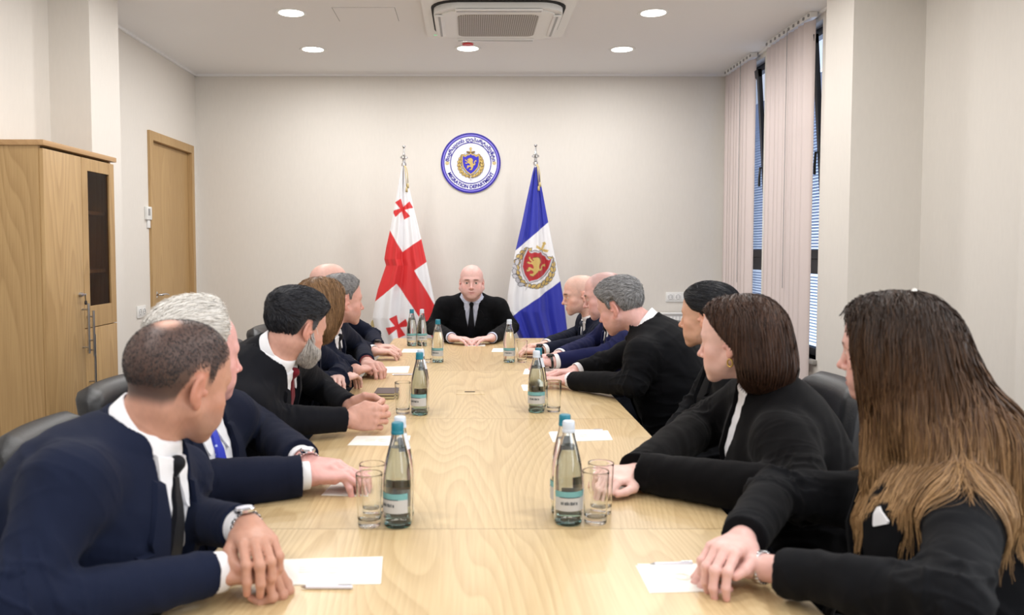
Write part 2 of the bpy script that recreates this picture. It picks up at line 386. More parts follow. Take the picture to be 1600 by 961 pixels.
# vertical fabric blinds on ceiling rails
def vblind(y0, y1, zb, label, stray):
    b = empty('vertical_blind', (2.15, y0, 0), label, 'blind', 'vertical blinds')
    bm = bmesh.new(); add_box(bm, (2.125, y0 - .02, ZC - .035), (2.175, y1, ZC), .004)
    bm_obj('head_rail', bm, M['whitemetal'], b)
    n = max(3, int((y1 - y0) / .075))
    for i in range(n + 1):
        y = y0 + (y1 - y0) * i / n
        box('rail_carrier', (2.118, y - .014, ZC - .03), (2.128, y + .006, ZC - .012), M['grey'], b, .001)
    for i in range(n):
        y = y0 + (y1 - y0) * (i + .5) / n
        bm = bmesh.new(); a = math.radians(-(68, 64, 71, 62, 69, 66, 73, 65)[i % 8]); zt = ZC - .045
        m_ = 5; half = .052
        rows = []
        for z in (zt, zt - .7, zt - 1.4, zb + .03, zb):
            row = []
            for k in range(m_):
                u = (k / (m_ - 1) - .5) * 2; bow = .006 * (1 - u * u)
                dx, dy = math.cos(a), math.sin(a)
                row.append(bm.verts.new((2.15 + half * u * dx + bow * dy, y + half * u * dy - bow * dx, z)))
            rows.append(row)
        for r0, r1 in zip(rows[:-1], rows[1:]):
            for k in range(m_ - 1): bm.faces.new((r0[k], r0[k + 1], r1[k + 1], r1[k]))
        o = bm_obj('blind_slat', bm, M['blind'], b, smooth=True)
        md = o.modifiers.new('thick', 'SOLIDIFY'); md.thickness = .0012
    bm = bmesh.new()
    add_tube(bm, [(2.112, y0 + .16 * stray, ZC - .03), (2.112, y0 + .16 * stray, 1.1)], .0022, 6)
    bm_obj('bead_chain', bm, M['grey'], b)
    return b
vblind(6.40, 7.02, .35, 'short far vertical fabric blind beside the back wall corner', 1.2)
vblind(5.31, 6.05, .40, 'near tall vertical fabric blind beside the wall pillar', 2.0)
o = box('cord_holder', (XR - .02, 6.19, 1.45), (XR, 6.22, 1.58), M['white'], None, .004); tag(o, 'small white cord holder on the wall between the two windows', 'cord holder')

# ceiling: downlights, smoke detector, hatch, air conditioner
G = 'round recessed downlights in the ceiling'
LL = {0: 'left downlight of the far ceiling row near the back wall', 1: 'right downlight of the far ceiling row near the back wall', 2: 'left downlight of the nearer ceiling row, beside the ceiling hatch', 3: 'right downlight of the nearer ceiling row, towards the near blind', 4: 'central downlight directly behind the red detector'}
for i, (x, y) in enumerate(LAMPS):
    if i > 4: LL[i] = '%s ceiling downlight of the %s row counted from the back wall' % ('left' if x < 0 else 'right', ('third', 'fourth', 'fifth', 'sixth', 'seventh', 'eighth')[(i - 5) // 2])
    e = empty('downlight', (x, y, ZC), LL.get(i, 'round white ceiling downlight above the meeting table, nearer than the photo shows'), 'downlight', G)
    lathe('trim_ring', [(.078, .004), (.078, -.003), (.095, -.006), (.100, 0), (.100, .004)], (x, y, ZC), M['white'], e, 40, close=True)
    lathe('diffuser', [(0, -.003), (.078, -.003), (.078, .004), (0, .004)], (x, y, ZC), M['lamp'], e, 40)
p = T(731, 67, ZC)
e = empty('smoke_detector', (p[0], p[1], ZC), 'small white round ceiling detector with a red cap in front of the central downlight', 'detector')
lathe('detector_base', [(0, 0), (.046, 0), (.046, -.004), (.042, -.007), (0, -.007)], (p[0], p[1], ZC), M['white'], e, 32)
lathe('detector_cap', [(0, -.006), (.040, -.006), (.042, -.010), (.036, -.018), (0, -.019)], (p[0], p[1], ZC), M['redlight'], e, 32)
a = T(517, 8, ZC); b_ = T(618, 33, ZC)
bm = bmesh.new()
x0, x1, y0, y1 = a[0], b_[0] + .02, b_[1], a[1] + .5
add_box(bm, (x0, y0, ZC - .002), (x1, y1 - .45, ZC + .01), .001)
struct(bm_obj('trim_2', bm, M['ceiling']), 'flush square access hatch in the ceiling')
bm = bmesh.new(); yy1 = y1 - .45
for lo, hi in (((x0 - .004, y0 - .004), (x1 + .004, y0)), ((x0 - .004, yy1), (x1 + .004, yy1 + .004)), ((x0 - .004, y0), (x0, yy1)), ((x1, y0), (x1 + .004, yy1))):
    add_box(bm, (lo[0], lo[1], ZC - .0012), (hi[0], hi[1], ZC + .005))
struct(bm_obj('trim_3', bm, M['grey']))
# cassette
cx = 0.17; cy0, cy1 = 4.93, 5.86; cyc = (cy0 + cy1) / 2
ac = empty('ceiling_air_conditioner', (cx, cyc, ZC), 'square white ceiling cassette air conditioner with perforated grille', 'air conditioner')
def rrect(w, h, r, n=6):
    pts = []
    for (sx, sy, a0) in ((1, 1, 0), (-1, 1, 90), (-1, -1, 180), (1, -1, 270)):
        for k in range(n + 1):
            t = math.radians(a0 + 90 * k / n); pts.append((sx * (w / 2 - r) + r * math.cos(t), sy * (h / 2 - r) + r * math.sin(t)))
    return pts
def tfc(x, y, z): return Vector((cx + x, cyc + y, ZC + z))
bm = bmesh.new(); add_poly(bm, rrect(.93, .93, .03), 0, -.018, tfc); bmesh.ops.recalc_face_normals(bm, faces=bm.faces); bm_obj('cassette_panel', bm, M['white'], ac)
bm = bmesh.new(); add_poly(bm, rrect(.82, .82, .16), -.018, -.021, tfc); bmesh.ops.recalc_face_normals(bm, faces=bm.faces); bm_obj('air_gap', bm, M['dark'], ac)  # near-black plate, paints in the shade of the open gap round the cover
bm = bmesh.new(); add_poly(bm, rrect(.79, .74, .15), -.021, -.055, tfc); add_poly(bm, rrect(.70, .66, .12), -.055, -.062, tfc); bmesh.ops.recalc_face_normals(bm, faces=bm.faces); cov = bm_obj('cassette_cover', bm, M['white'], ac)
bm = bmesh.new(); add_poly(bm, rrect(.50, .50, .05), -.062, -.066, tfc); bmesh.ops.recalc_face_normals(bm, faces=bm.faces)
gm, N_, L_, b0 = new_mat('perforated_grille'); tc = N_.new('ShaderNodeTexCoord'); vo = N_.new('ShaderNodeTexVoronoi'); vo.inputs['Scale'].default_value = 75; vo.inputs['Randomness'].default_value = 0
L_.new(tc.outputs['Object'], vo.inputs['Vector']); rp = N_.new('ShaderNodeValToRGB'); rp.color_ramp.elements[0].position = .42; rp.color_ramp.elements[0].color = lin((120, 112, 104)) + (1,); rp.color_ramp.elements[1].position = .55; rp.color_ramp.elements[1].color = lin((214, 208, 200)) + (1,)
L_.new(vo.outputs['Distance'], rp.inputs[0]); L_.new(rp.outputs[0], b0.inputs['Base Color'])
bm_obj('intake_grille', bm, gm, ac)
for (lo, hi) in (((-.26, .325), (.26, .375)), ((-.26, -.375), (.26, -.325)), ((-.385, -.24), (-.335, .24)), ((.335, -.24), (.385, .24))):
    box('louvre', (cx + lo[0], cyc + lo[1], ZC - .070), (cx + hi[0], cyc + hi[1], ZC - .058), M['whitemetal'], ac, .004)
    s = box('louvre_slot', (cx + lo[0] + .006, cyc + lo[1] + .018, ZC - .0715), (cx + hi[0] - .006, cyc + hi[1] - .018, ZC - .069), M['grey'], ac) if lo[0] == -.26 else box('louvre_slot', (cx + lo[0] + .018, cyc + lo[1] + .006, ZC - .0715), (cx + hi[0] - .018, cyc + hi[1] - .006, ZC - .069), M['grey'], ac)
box('indicator_light', (cx - .42, cyc + .40, ZC - .020), (cx - .40, cyc + .405, ZC - .0175), simple('green_led', (60, 200, 120), .4, emit=1.0), ac)

# wall fittings
def sockets(c, axis, n, label, w=.071):
    """c = wall point at the plate centre; axis 'Y' on the back wall, 'X' on the left wall"""
    e = empty('wall_socket', tuple(c), label, 'socket')
    def bx(nm, u0, z0, u1, z1, d0, d1, m, par, bv=.002):
        if axis == 'Y': return box(nm, (c[0] + u0, c[1] - d1, c[2] + z0), (c[0] + u1, c[1] - d0, c[2] + z1), m, par, bv)
        return box(nm, (c[0] + d0, c[1] + u0, c[2] + z0), (c[0] + d1, c[1] + u1, c[2] + z1), m, par, bv)
    W_ = n * w
    fr = bx('socket_frame', -W_ / 2 - .006, -.042, W_ / 2 + .006, .042, 0, .009, M['white'], e)
    for i in range(n):
        u = -W_ / 2 + w * (i + .5)
        s = bx('socket_insert', u - .026, -.026, u + .026, .026, .009, .012, M['whitemetal'], e)
        R = Matrix.Rotation(-PI / 2, 3, 'X') if axis == 'Y' else Matrix.Rotation(PI / 2, 3, 'Y')
        cc = (c[0] + u, c[1] - .0122, c[2]) if axis == 'Y' else (c[0] + .0122, c[1] + u, c[2])
        bm = bmesh.new(); add_lathe(bm, [(.018, -.001), (.0205, -.001), (.0205, .0015), (.018, .0015)], cc, 24, R, True)
        for sgn in (-1, 1):
            if axis == 'Y': add_lathe(bm, [(0, .001), (.0035, .001), (.0035, -.001), (0, -.001)], (cc[0] + sgn * .0095, cc[1], cc[2]), 8, R)
            else: add_lathe(bm, [(0, .001), (.0035, .001), (.0035, -.001), (0, -.001)], (cc[0], cc[1] + sgn * .0095, cc[2]), 8, R)
        bm_obj('socket_rim', bm, M['grey'], e, smooth=True, angle=40)
sockets(W(1059, 464, YB), 'Y', 3, 'triple white power socket on the back wall above the radiator', .066)
sockets(WX(220, 487, XL), 'X', 2, 'double white power socket on the left wall beside the door')
p = WX(229.5, 339, XL)
e = empty('wall_intercom', tuple(p), 'small white door intercom panel on the left wall beside the door frame', 'intercom')
box('intercom_body', (p[0], p[1] - .045, p[2] - .02), (p[0] + .022, p[1] + .045, p[2] + .075), M['white'], e, .004)
box('intercom_screen', (p[0] + .021, p[1] - .03, p[2] + .01), (p[0] + .023, p[1] + .01, p[2] + .06), M['grey'], e)
box('intercom_tag', (p[0], p[1] - .01, p[2] - .08), (p[0] + .012, p[1] + .045, p[2] - .02), M['whitemetal'], e, .003)
# radiator
rx0, rx1, rz0, rz1 = 1.58, 2.12, .22, .815
rd = empty('radiator', (rx0, YB, rz0), 'white ribbed panel radiator on the back wall under the triple socket', 'radiator')
bm = bmesh.new(); n = 18
for i in range(n):
    x = rx0 + (rx1 - rx0) * (i + .5) / n
    add_box(bm, (x - .010, YB - .105, rz0 + .03), (x + .010, YB - .085, rz1 - .03), .006)
add_box(bm, (rx0, YB - .095, rz0), (rx1, YB - .085, rz1)); bm_obj('radiator_panel', bm, M['whitemetal'], rd, smooth=True, angle=40)
bm = bmesh.new(); add_box(bm, (rx0 - .005, YB - .11, rz1 - .01), (rx1 + .005, YB - .03, rz1 + .004), .003)
for i in range(16): add_box(bm, (rx0 + .02 + i * .032, YB - .10, rz1 + .0035), (rx0 + .04 + i * .032, YB - .045, rz1 + .005))
bm_obj('radiator_top', bm, M['whitemetal'], rd)
box('radiator_bracket', (rx0 + .08, YB - .09, rz0 + .1), (rx1 - .08, YB, rz1 - .1), M['grey'], rd)

# ------------------------------------------------------------------ cabinet
XC = -1.955; cy0, cym, cy1 = 3.79, 4.165, 4.545; cz = 1.835; xb = -2.305
cab = empty('oak_cabinet', (XC, cy0, 0), 'tall oak office cabinet with one glazed door against the left wall', 'cabinet')
bm = bmesh.new(); add_box(bm, (xb, cy0, .06), (XC, cy0 + .018, cz)); add_box(bm, (xb, cy1 - .018, .06), (XC, cy1, cz)); add_box(bm, (xb, cy0, .06), (xb + .01, cy1, cz))
add_box(bm, (xb, cym - .009, .06), (XC - .02, cym + .009, cz)); add_box(bm, (xb, cy0, .06), (XC, cy1, .08)); add_box(bm, (xb + .02, cy0 + .02, 0), (XC - .03, cy1 - .02, .06))
bm_obj('carcass', bm, M['oak_cab'], cab)
box('cabinet_top', (xb - .0, cy0 - .012, cz), (XC + .03, cy1 + .012, cz + .025), M['oak_top'], cab, .002)
def handle(par, y, z0, z1, x):
    bm = bmesh.new(); add_tube(bm, [(x + .032, y, z0), (x + .032, y, z1)], .006, 10)
    for z in (z0 + .03, z1 - .03): add_tube(bm, [(x, y, z), (x + .032, y, z)], .0045, 8)
    return bm_obj('door_handle', bm, M['steel'], par, smooth=True, angle=50)
d1 = box('cabinet_door', (XC, cy0 + .003, .075), (XC + .02, cym - .002, cz - .012), M['oak_cab'], cab, .0015); d1['label'] = 'tall plain oak door'
z_split = .965
hz = WX(134, 505, XC + .03)[2]
handle(d1, cym - .03, hz - .15, hz + .10, XC + .02)
bm = bmesh.new(); add_lathe(bm, [(0, .016), (.010, .016), (.012, 0), (0, 0)], (XC + .02, cym - .05, hz + .145), 16, Matrix.Rotation(PI / 2, 3, 'Y')); add_box(bm, (XC + .036, cym - .075, hz + .140), (XC + .040, cym - .02, hz + .15), .001)
bm_obj('door_lock', bm, M['steel'], d1, smooth=True, angle=40)
bm = bmesh.new(); add_lathe(bm, [(0, .004), (.011, .004), (.011, 0), (0, 0)], (XC + .045, cym - .045, hz + .105), 16, Matrix.Rotation(PI / 2, 3, 'Y')); add_tube(bm, [(XC + .046, cym - .047, hz + .145), (XC + .047, cym - .045, hz + .105)], .002, 6)
bm_obj('door_key', bm, M['black'], d1)
bm = bmesh.new(); ya, yb = cym + .002, cy1 - .003; fr = .062; zt = cz - .012
for lo, hi in (((ya, z_split + .002), (ya + fr, zt)), ((yb - fr, z_split + .002), (yb, zt)), ((ya + fr, z_split + .002), (yb - fr, z_split + .11)), ((ya + fr, zt - fr), (yb - fr, zt))):
    add_box(bm, (XC, lo[0], lo[1]), (XC + .02, hi[0], hi[1]), .001)
d2 = bm_obj('cabinet_door', bm, M['oak_cab'], cab); d2['label'] = 'upper oak door with smoked glass pane'
M['smoke'] = glass_mat('smoked_glass', (176, 158, 146), 1.1, .02)
box('door_pane', (XC + .006, ya + fr - .004, z_split + .106), (XC + .012, yb - fr + .004, zt - fr + .004), M['smoke'], d2)
handle(d2, ya + .022, hz - .17, hz + .06, XC + .02)
d3 = box('cabinet_door', (XC, ya, .075), (XC + .02, yb, z_split - .002), M['oak_cab'], cab, .0015); d3['label'] = 'lower plain oak door'
handle(d3, ya + .03, z_split - .30, z_split - .03, XC + .02)
for yz in (1.555, 1.25):
    box('shelf', (xb + .01, cym + .01, yz - .009), (XC - .03, cy1 - .018, yz + .009), M['oak_cab'], cab)

# ------------------------------------------------------------------ conference table
TZ = .75
tL, tR, tN, tFar = -.525, .60, .55, 5.72
tb = empty('conference_table', (0, 3, 0), 'long pale oak conference table running down the middle of the room', 'table')
bm = bmesh.new(); add_box(bm, (tL, tN, TZ - .028), (tR, tFar, TZ), .002, 1); bm_obj('tabletop', bm, M['oak_table'], tb)
bm = bmesh.new(); add_box(bm, (tL + .03, tN + .03, TZ - .075), (tR - .03, tFar - .03, TZ - .028)); bm_obj('table_apron', bm, M['oak_edge'], tb)
for y in (tN + .25, 2.2, 3.9, tFar - .3):
    box('table_leg', (-.25, y - .03, 0), (.30, y + .03, TZ - .075), M['oak_edge'], tb, .003)
c = T(735, 613)
lid = box('cable_flap', (c[0] - .06, c[1] - .06, TZ), (c[0] + .06, c[1] + .06, TZ + .0012), M['oak_table'], tb, .0005)
tube('flap_slot', [(c[0] - .025, c[1] + .0, TZ + .0015), (c[0] + .02, c[1] + .0, TZ + .0015)], .003, M['black'], lid)

# ------------------------------------------------------------------ emblem pieces
LION = [(-.20, .95), (-.35, .88), (-.48, .80), (-.60, .70), (-.55, .60), (-.42, .58), (-.45, .45), (-.60, .50), (-.85, .62), (-.90, .76), (-1.0, .62), (-.85, .46), (-.60, .34), (-.48, .30), (-.68, .20), (-.88, .24), (-.97, .08), (-.78, .03), (-.50, .12), (-.35, .10), (-.18, -.08), (-.12, -.25), (-.30, -.28), (-.55, -.24), (-.68, -.38), (-.58, -.52), (-.74, -.66), (-.62, -.76), (-.42, -.62), (-.38, -.46), (-.10, -.48), (.05, -.62), (-.04, -.80), (-.26, -.88), (-.22, -1.0), (.12, -.98), (.26, -.70), (.36, -.45), (.40, -.22), (.56, -.22), (.72, 0), (.62, .25), (.74, .42), (.92, .38), (.80, .62), (.60, .50), (.47, .25), (.56, .02), (.42, -.04), (.30, .15), (.26, .40), (.32, .60), (.20, .80), (0, .96)]
SHIELD = [(-.68, .72), (-.56, .60), (-.44, .60), (-.30, .72), (-.12, .74), (0, .86), (.12, .74), (.30, .72), (.44, .60), (.56, .60), (.68, .72), (.70, .2), (.60, -.25), (.34, -.60), (0, -.86), (-.34, -.60), (-.60, -.25), (-.70, .2)]
def scl(P, s, dx=0, dy=0): return [(x * s + dx, y * s + dy) for x, y in P]
def leaf(cx, cy, ang, L, w):
    c, s = math.cos(ang), math.sin(ang); P = [(-.5, 0), (-.2, .5), (.15, .42), (.5, 0), (.15, -.42), (-.2, -.5)]
    return [(cx + x * L * c - y * w * s, cy + x * L * s + y * w * c) for x, y in P]
def crest(kind):
    """layers (polygon, colour) in painter's order, unit about the shield"""
    red, blue, gold, dgold, silver, ink = (176, 32, 44), (44, 36, 190), (206, 178, 104), (120, 92, 40), (196, 196, 204), (70, 66, 80)
    Ls = []
    for sgn in (-1, 1):
        for k in range(9):
            t = math.radians(-84 + k * 16.5); rx, ry = .98, 1.02
            x, y = sgn * rx * math.cos(t), ry * math.sin(t) - .05
            tang = math.atan2(ry * math.cos(t), -rx * math.sin(t) * sgn)
            for off, w_ in ((-.28, .19), (.28, .19)):
                Ls.append((leaf(x + .07 * sgn * (1 if off < 0 else -1) * .9, y, tang + off * (1.6), .40, w_ * 1.25), ink if kind == 'flag' else dgold))
                Ls.append((leaf(x + .07 * sgn * (1 if off < 0 else -1) * .9, y, tang + off * (1.6), .34, w_ * .85), gold))
    sw = (lambda P: [(x, y) for x, y in P])
    blade = [(-.035, -1.3), (0, -1.42), (.035, -1.3), (.035, .9), (-.035, .9)]
    Ls.append((blade, silver))
    if kind == 'flag':
        for k, (x, y) in enumerate(((-.98, -.15), (-1.0, -.42), (-.92, -.66), (-.76, -.88), (-.55, -1.04), (-.32, -1.16))):
            Ls.append((leaf(x, y, math.radians(-60 + k * 12 + (20 if k % 2 else -25)), .46, .26), ink)); Ls.append((leaf(x, y, math.radians(-60 + k * 12 + (20 if k % 2 else -25)), .40, .19), silver))
    Ls.append((scl([(-.05, .86), (-.05, 1.30), (0, 1.42), (.05, 1.30), (.05, .86)], 1), dgold))
    Ls.append(([(-.34, .96), (-.36, 1.10), (0, 1.03), (.36, 1.10), (.34, .96), (0, .90)], gold if kind == 'flag' else dgold))
    Ls.append(([(-.06, 1.0), (-.06, 1.30), (-.12, 1.34), (0, 1.44), (.12, 1.34), (.06, 1.30), (.06, 1.0)], gold))
    Ls.append((scl(SHIELD, 1.15), ink if kind == 'flag' else dgold)); Ls.append((scl(SHIELD, 1.11), silver if kind == 'flag' else gold))
    Ls.append((scl(SHIELD, .99), red if kind == 'flag' else blue))
    Ls.append((scl(LION, .56, .03, 0), dgold)); Ls.append((scl(LION, .52, .03, 0), gold))
    return Ls

# seal on the back wall
sc_ = W(735.5, 255, YB); SX, SZ = sc_[0], sc_[2]; SR = .256
seal = empty('department_seal', (SX, YB, SZ), 'round blue and white seal with a lion shield on the back wall', 'wall seal')
def tfs(x, y, z): return Vector((SX + x, YB - z, SZ + y))
M['seal_white'] = simple('seal_white', (232, 234, 246), .4); M['seal_blue'] = simple('seal_blue', (40, 26, 150), .4); M['seal_lilac'] = simple('seal_lilac', (150, 140, 240), .4)
bm = bmesh.new(); add_poly(bm, [(SR * math.cos(2 * PI * i / 96), SR * math.sin(2 * PI * i / 96)) for i in range(96)], 0, .008, tfs); bmesh.ops.recalc_face_normals(bm, faces=bm.faces); bm_obj('seal_disc', bm, M['seal_white'], seal)
def ring(nm, r0, r1, z, mt):
    bm = bmesh.new(); n = 96
    a = [[bm.verts.new(tfs(r * math.cos(2 * PI * i / n), r * math.sin(2 * PI * i / n), zz)) for i in range(n)] for (r, zz) in ((r0, .006), (r0, z), (r1, z), (r1, .006))]
    for q in range(3):
        for i in range(n): bm.faces.new((a[q][i], a[q][(i + 1) % n], a[q + 1][(i + 1) % n], a[q + 1][i]))
    bmesh.ops.recalc_face_normals(bm, faces=bm.faces); bm_obj(nm, bm, mt, seal, smooth=False)
ring('seal_ring', SR * .945, SR * 1.0, .013, M['seal_blue']); ring('seal_band', SR * .91, SR * .946, .010, M['seal_lilac']); ring('seal_ring', SR * .88, SR * .91, .0115, M['seal_blue']); ring('seal_ring', SR * .665, SR * .69, .0115, M['seal_blue'])
def arc_text(s, R, size, mid, inward, spacing):
    cu = bpy.data.curves.new('lettering', 'FONT'); cu.body = s; cu.size = size; cu.extrude = .0012; cu.space_character = spacing; cu.align_x = 'CENTER'; cu.offset = size * .010
    to = bpy.data.objects.new('lettering', cu); col.objects.link(to)
    bpy.context.view_layer.update(); dg = bpy.context.evaluated_depsgraph_get()
    me = bpy.data.meshes.new_from_object(to.evaluated_get(dg)); bpy.data.objects.remove(to)
    n0 = len(me.vertices); V = np.zeros(n0 * 3); me.vertices.foreach_get('co', V); V = V.reshape(-1, 3); F0 = [tuple(p.vertices) for p in me.polygons]
    sh = [(0, 0), (.0011, 0), (-.0011, 0), (0, .0007), (0, -.0007)]      # bold strokes
    V = np.concatenate([V + np.array([a_, b_, .00004 * i_]) for i_, (a_, b_) in enumerate(sh)]); Fc = [tuple(v + n0 * i_ for v in f) for i_ in range(len(sh)) for f in F0]; n = len(V)
    if inward: a = mid + V[:, 0] / R; r = R - V[:, 1]
    else: a = mid - V[:, 0] / R; r = R + V[:, 1]
    P = np.stack([SX + r * np.cos(a), np.full(n, YB - .0095) - V[:, 2], SZ + r * np.sin(a)], 1)
    link_mesh('lettering', P, Fc, M['seal_blue'], seal, smooth=False)
arc_text('MIGRATION DEPARTMENT', SR * .842, .0415, -PI / 2, True, 1.0)
arc_text('\u10db\u10d8\u10d2\u10e0\u10d0\u10ea\u10d8\u10d8\u10e1 \u10d3\u10d4\u10de\u10d0\u10e0\u10e2\u10d0\u10db\u10d4\u10dc\u10e2\u10d8', SR * .728, .0405, PI / 2, False, 1.02)
cmats = {}
def cmat(c):
    if c not in cmats: cmats[c] = simple('emblem_paint', c, .45)
    return cmats[c]
bycol = {}
for i, (P, c) in enumerate(crest('seal')): bycol.setdefault(c, []).append((i, P))
for c, Ps in bycol.items():
    bm = bmesh.new()
    for i, P in Ps: add_poly(bm, scl(P, SR * .39, 0, -.008), .008, .0085 + .00018 * i, tfs)
    bmesh.ops.recalc_face_normals(bm, faces=bm.faces); bm_obj('emblem_relief', bm, cmat(c), seal)
bm = bmesh.new()
for sgn in (-1, 1): add_poly(bm, [(sgn * SR * .785 + (.020 if k % 2 else .014) * math.cos(2 * PI * k / 16), (.020 if k % 2 else .014) * math.sin(2 * PI * k / 16)) for k in range(16)], .008, .010, tfs)
bmesh.ops.recalc_face_normals(bm, faces=bm.faces); bm_obj('emblem_star', bm, cmat((206, 190, 140)), seal)

# ------------------------------------------------------------------ flags
def inside(P, poly):
    x, y = P[:, 0], P[:, 1]; r = np.zeros(len(P), bool); n = len(poly)
    for i in range(n):
        x0, y0 = poly[i]; x1, y1 = poly[i - 1]
        if y0 == y1: continue
        cnd = ((y0 > y) != (y1 > y)) & (x < (x1 - x0) * (y - y0) / (y1 - y0) + x0); r ^= cnd
    return r
def paint(P, layers, base):
    """area-averaged colour of flat printed layers at picture points"""
    out = np.zeros((len(P), 3)); offs = [(-.33, -.33), (.33, -.33), (-.33, .33), (.33, .33), (0, 0)]
    for ox, oy in offs:
        C = np.tile(np.array(lin(base)), (len(P), 1)); Q = P + np.array([ox, oy])
        for poly, c in layers:
            a = np.array(poly); lo, hi = a.min(0), a.max(0)
            m = (Q[:, 0] >= lo[0]) & (Q[:, 0] <= hi[0]) & (Q[:, 1] >= lo[1]) & (Q[:, 1] <= hi[1])
            if not m.any(): continue
            idx = np.where(m)[0]; idx = idx[inside(Q[idx], poly)]; C[idx] = lin(c)
        out += C
    return out / len(offs)
def xpatt(cx, cy, s, ang):
    P = []
    for k in range(4):
        for (x, y) in ((.16, .16), (.26, .95), (-.26, .95)) if k == 0 else ():
            pass
    base = [(.17, .17), (1.0, .36), (1.0, -.36), (.17, -.17)]
    for k in range(4):
        t = -k * PI / 2
        for (x, y) in base[:3]:
            P.append((x * math.cos(t) - y * math.sin(t), x * math.sin(t) + y * math.cos(t)))
    c, s_ = math.cos(ang), math.sin(ang)
    return [(cx + s * (x * c - y * s_), cy + s * (x * s_ + y * c)) for x, y in P]
M['flagcloth'] = attr_mat('flag_satin', .5, sheen=.2)
FY = 6.74
def flag(px_pole, tip_y, Lp, Rp, layers, base, label, phase, fringe):
    """Lp/Rp: outline (picture y -> x) of the hanging cloth at its distance"""
    top = W(px_pole, tip_y, FY)
    e = empty('flag_on_stand', (top[0], FY, 0), label, 'flag', 'flags on stands behind the chairman')
    ys = np.linspace(Lp[0][1], 575, 420)
    lx = np.interp(ys, [p[1] for p in Lp], [p[0] for p in Lp]); rx = np.interp(ys, [p[1] for p in Rp], [p[0] for p in Rp])
    nu = 120; u = np.linspace(0, 1, nu)
    rows = []; PX = []
    for j, y in enumerate(ys):
        v = (y - ys[0]) / (ys[-1] - ys[0])
        px = lx[j] + (rx[j] - lx[j]) * u
        amp = .012 + .05 * v
        fold = amp * (np.sin(2 * PI * (u * 2.1 + phase) + v * 1.2) * .55 + .35 * np.sin(2 * PI * (u * 4.3 + phase * 2) + v * 2))
        bulge = (.02 + .13 * v) * np.sqrt(np.clip(1 - (2 * u - 1) ** 2, 0, 1))
        wz = [W(a, y, FY) for a in (px[0], px[-1])]
        X = np.linspace(wz[0][0], wz[1][0], nu); Z = wz[0][2]
        front = np.stack([X, FY - bulge * .6 + fold * np.sqrt(np.clip(1 - (2 * u - 1) ** 2, 0, 1)), np.full(nu, Z)], 1)
        nb = 24; ub = np.linspace(1, 0, nb + 2)[1:-1]
        back = np.stack([wz[0][0] + (wz[1][0] - wz[0][0]) * ub, FY + .5 * (.02 + .10 * v) * np.sqrt(1 - (2 * ub - 1) ** 2), np.full(nb, Z)], 1)
        rows.append(np.concatenate([front, back])); PX.append(np.stack([np.concatenate([px, lx[j] + (rx[j] - lx[j]) * ub]), np.full(nu + nb, y)], 1))
    V = np.concatenate(rows); C = paint(np.concatenate(PX), layers, base)
    n = nu + 24; m = len(ys)
    i = np.arange(m - 1)[:, None] * n; k = np.arange(n)[None, :]; k2 = (k + 1) % n
    Fq = np.stack([(i + k), (i + k2), (i + n + k2), (i + n + k)], -1).reshape(-1, 4)[:, ::-1]
    link_mesh('flag_cloth', V, np.ascontiguousarray(Fq), M['flagcloth'], e, True, C)
    x = top[0]
    tube('flag_pole', [(x, FY, .03), (x, FY, top[2] - .12)], .012, M['steel'], e, 12)
    lathe('stand_base', [(0, 0), (.17, 0), (.17, .012), (.05, .03), (.02, .05), (.02, .16), (0, .16)], (x, FY, 0), M['steel'], e, 32)
    lathe('finial', [(0, 0), (.014, 0), (.014, -.01), (.006, -.02), (.007, -.05), (.012, -.075), (.030, -.088), (.032, -.098), (.012, -.11), (.010, -.13), (.02, -.14), (.02, -.16), (.012, -.165), (.012, -.20), (0, -.20)], (x, FY, top[2]), M['chrome'], e, 20)
    bm = bmesh.new()
    for (dx, ln, wv) in ((.012, .17, .006), (.022, .14, .009)):
        add_tube(bm, [(x + dx * .4, FY - .03, top[2] - .16), (x + dx, FY - .035, top[2] - .18), (x + dx + wv, FY - .035, top[2] - .16 - ln * .5), (x + dx + .012, FY - .035, top[2] - .16 - ln)], .004, 6)
        add_lathe(bm, [(0, 0), (.007, -.005), (.010, -.04), (0, -.042)], (x + dx + .012, FY - .035, top[2] - .16 - ln), 10)
    bm_obj('cord_tassel', bm, M['cordgold'], e, smooth=True)
    if fringe:
        bm = bmesh.new()
        for a in np.linspace(0, 1, 60):
            y = fringe[0] + (fringe[1] - fringe[0]) * a; xx = np.interp(y, ys, lx)
            p = W(xx, y, FY); add_tube(bm, [p, p + np.array([-.012, -.004, -.014]), p + np.array([-.016, -.004, -.036])], .0022, 4)
        bm_obj('gold_fringe', bm, M['cordgold'], e)
M['cordgold'] = simple('gold_cord', (196, 178, 130), .7)
z1 = lambda x, y: (570 + x / 3.0, 220 + y / 3.003)
z2 = lambda x, y: (780 + x / 3.0, 220 + y / 3.003)
Lg = [z1(*p) for p in ((178, 98), (165, 160), (135, 330), (118, 420), (100, 500), (91, 555), (99, 585), (80, 640), (60, 700), (47, 757), (36, 830), (46, 885), (72, 945), (90, 1060))]
Rg = [z1(*p) for p in ((186, 98), (196, 150), (215, 250), (265, 460), (290, 570), (335, 790), (352, 870), (356, 1060))]
red = (214, 40, 44)
glay = [([z1(*p) for p in ((100, 395), (118, 420), (178, 522), (270, 458), (310, 470), (310, 555), (288, 570), (234, 608), (345, 800), (400, 900), (400, 1060), (380, 1060), (298, 880), (152, 670), (40, 762), (20, 700), (60, 500))], red),
        (xpatt(*z1(178, 322), 15.5, math.radians(-28)), red), (xpatt(*z1(156, 870), 17, math.radians(-24)), red)]
flag(631, 228, Lg, Rg, glay, (236, 236, 240), 'white flag with red crosses on a steel stand, behind the bottles', .15, (500, 534))
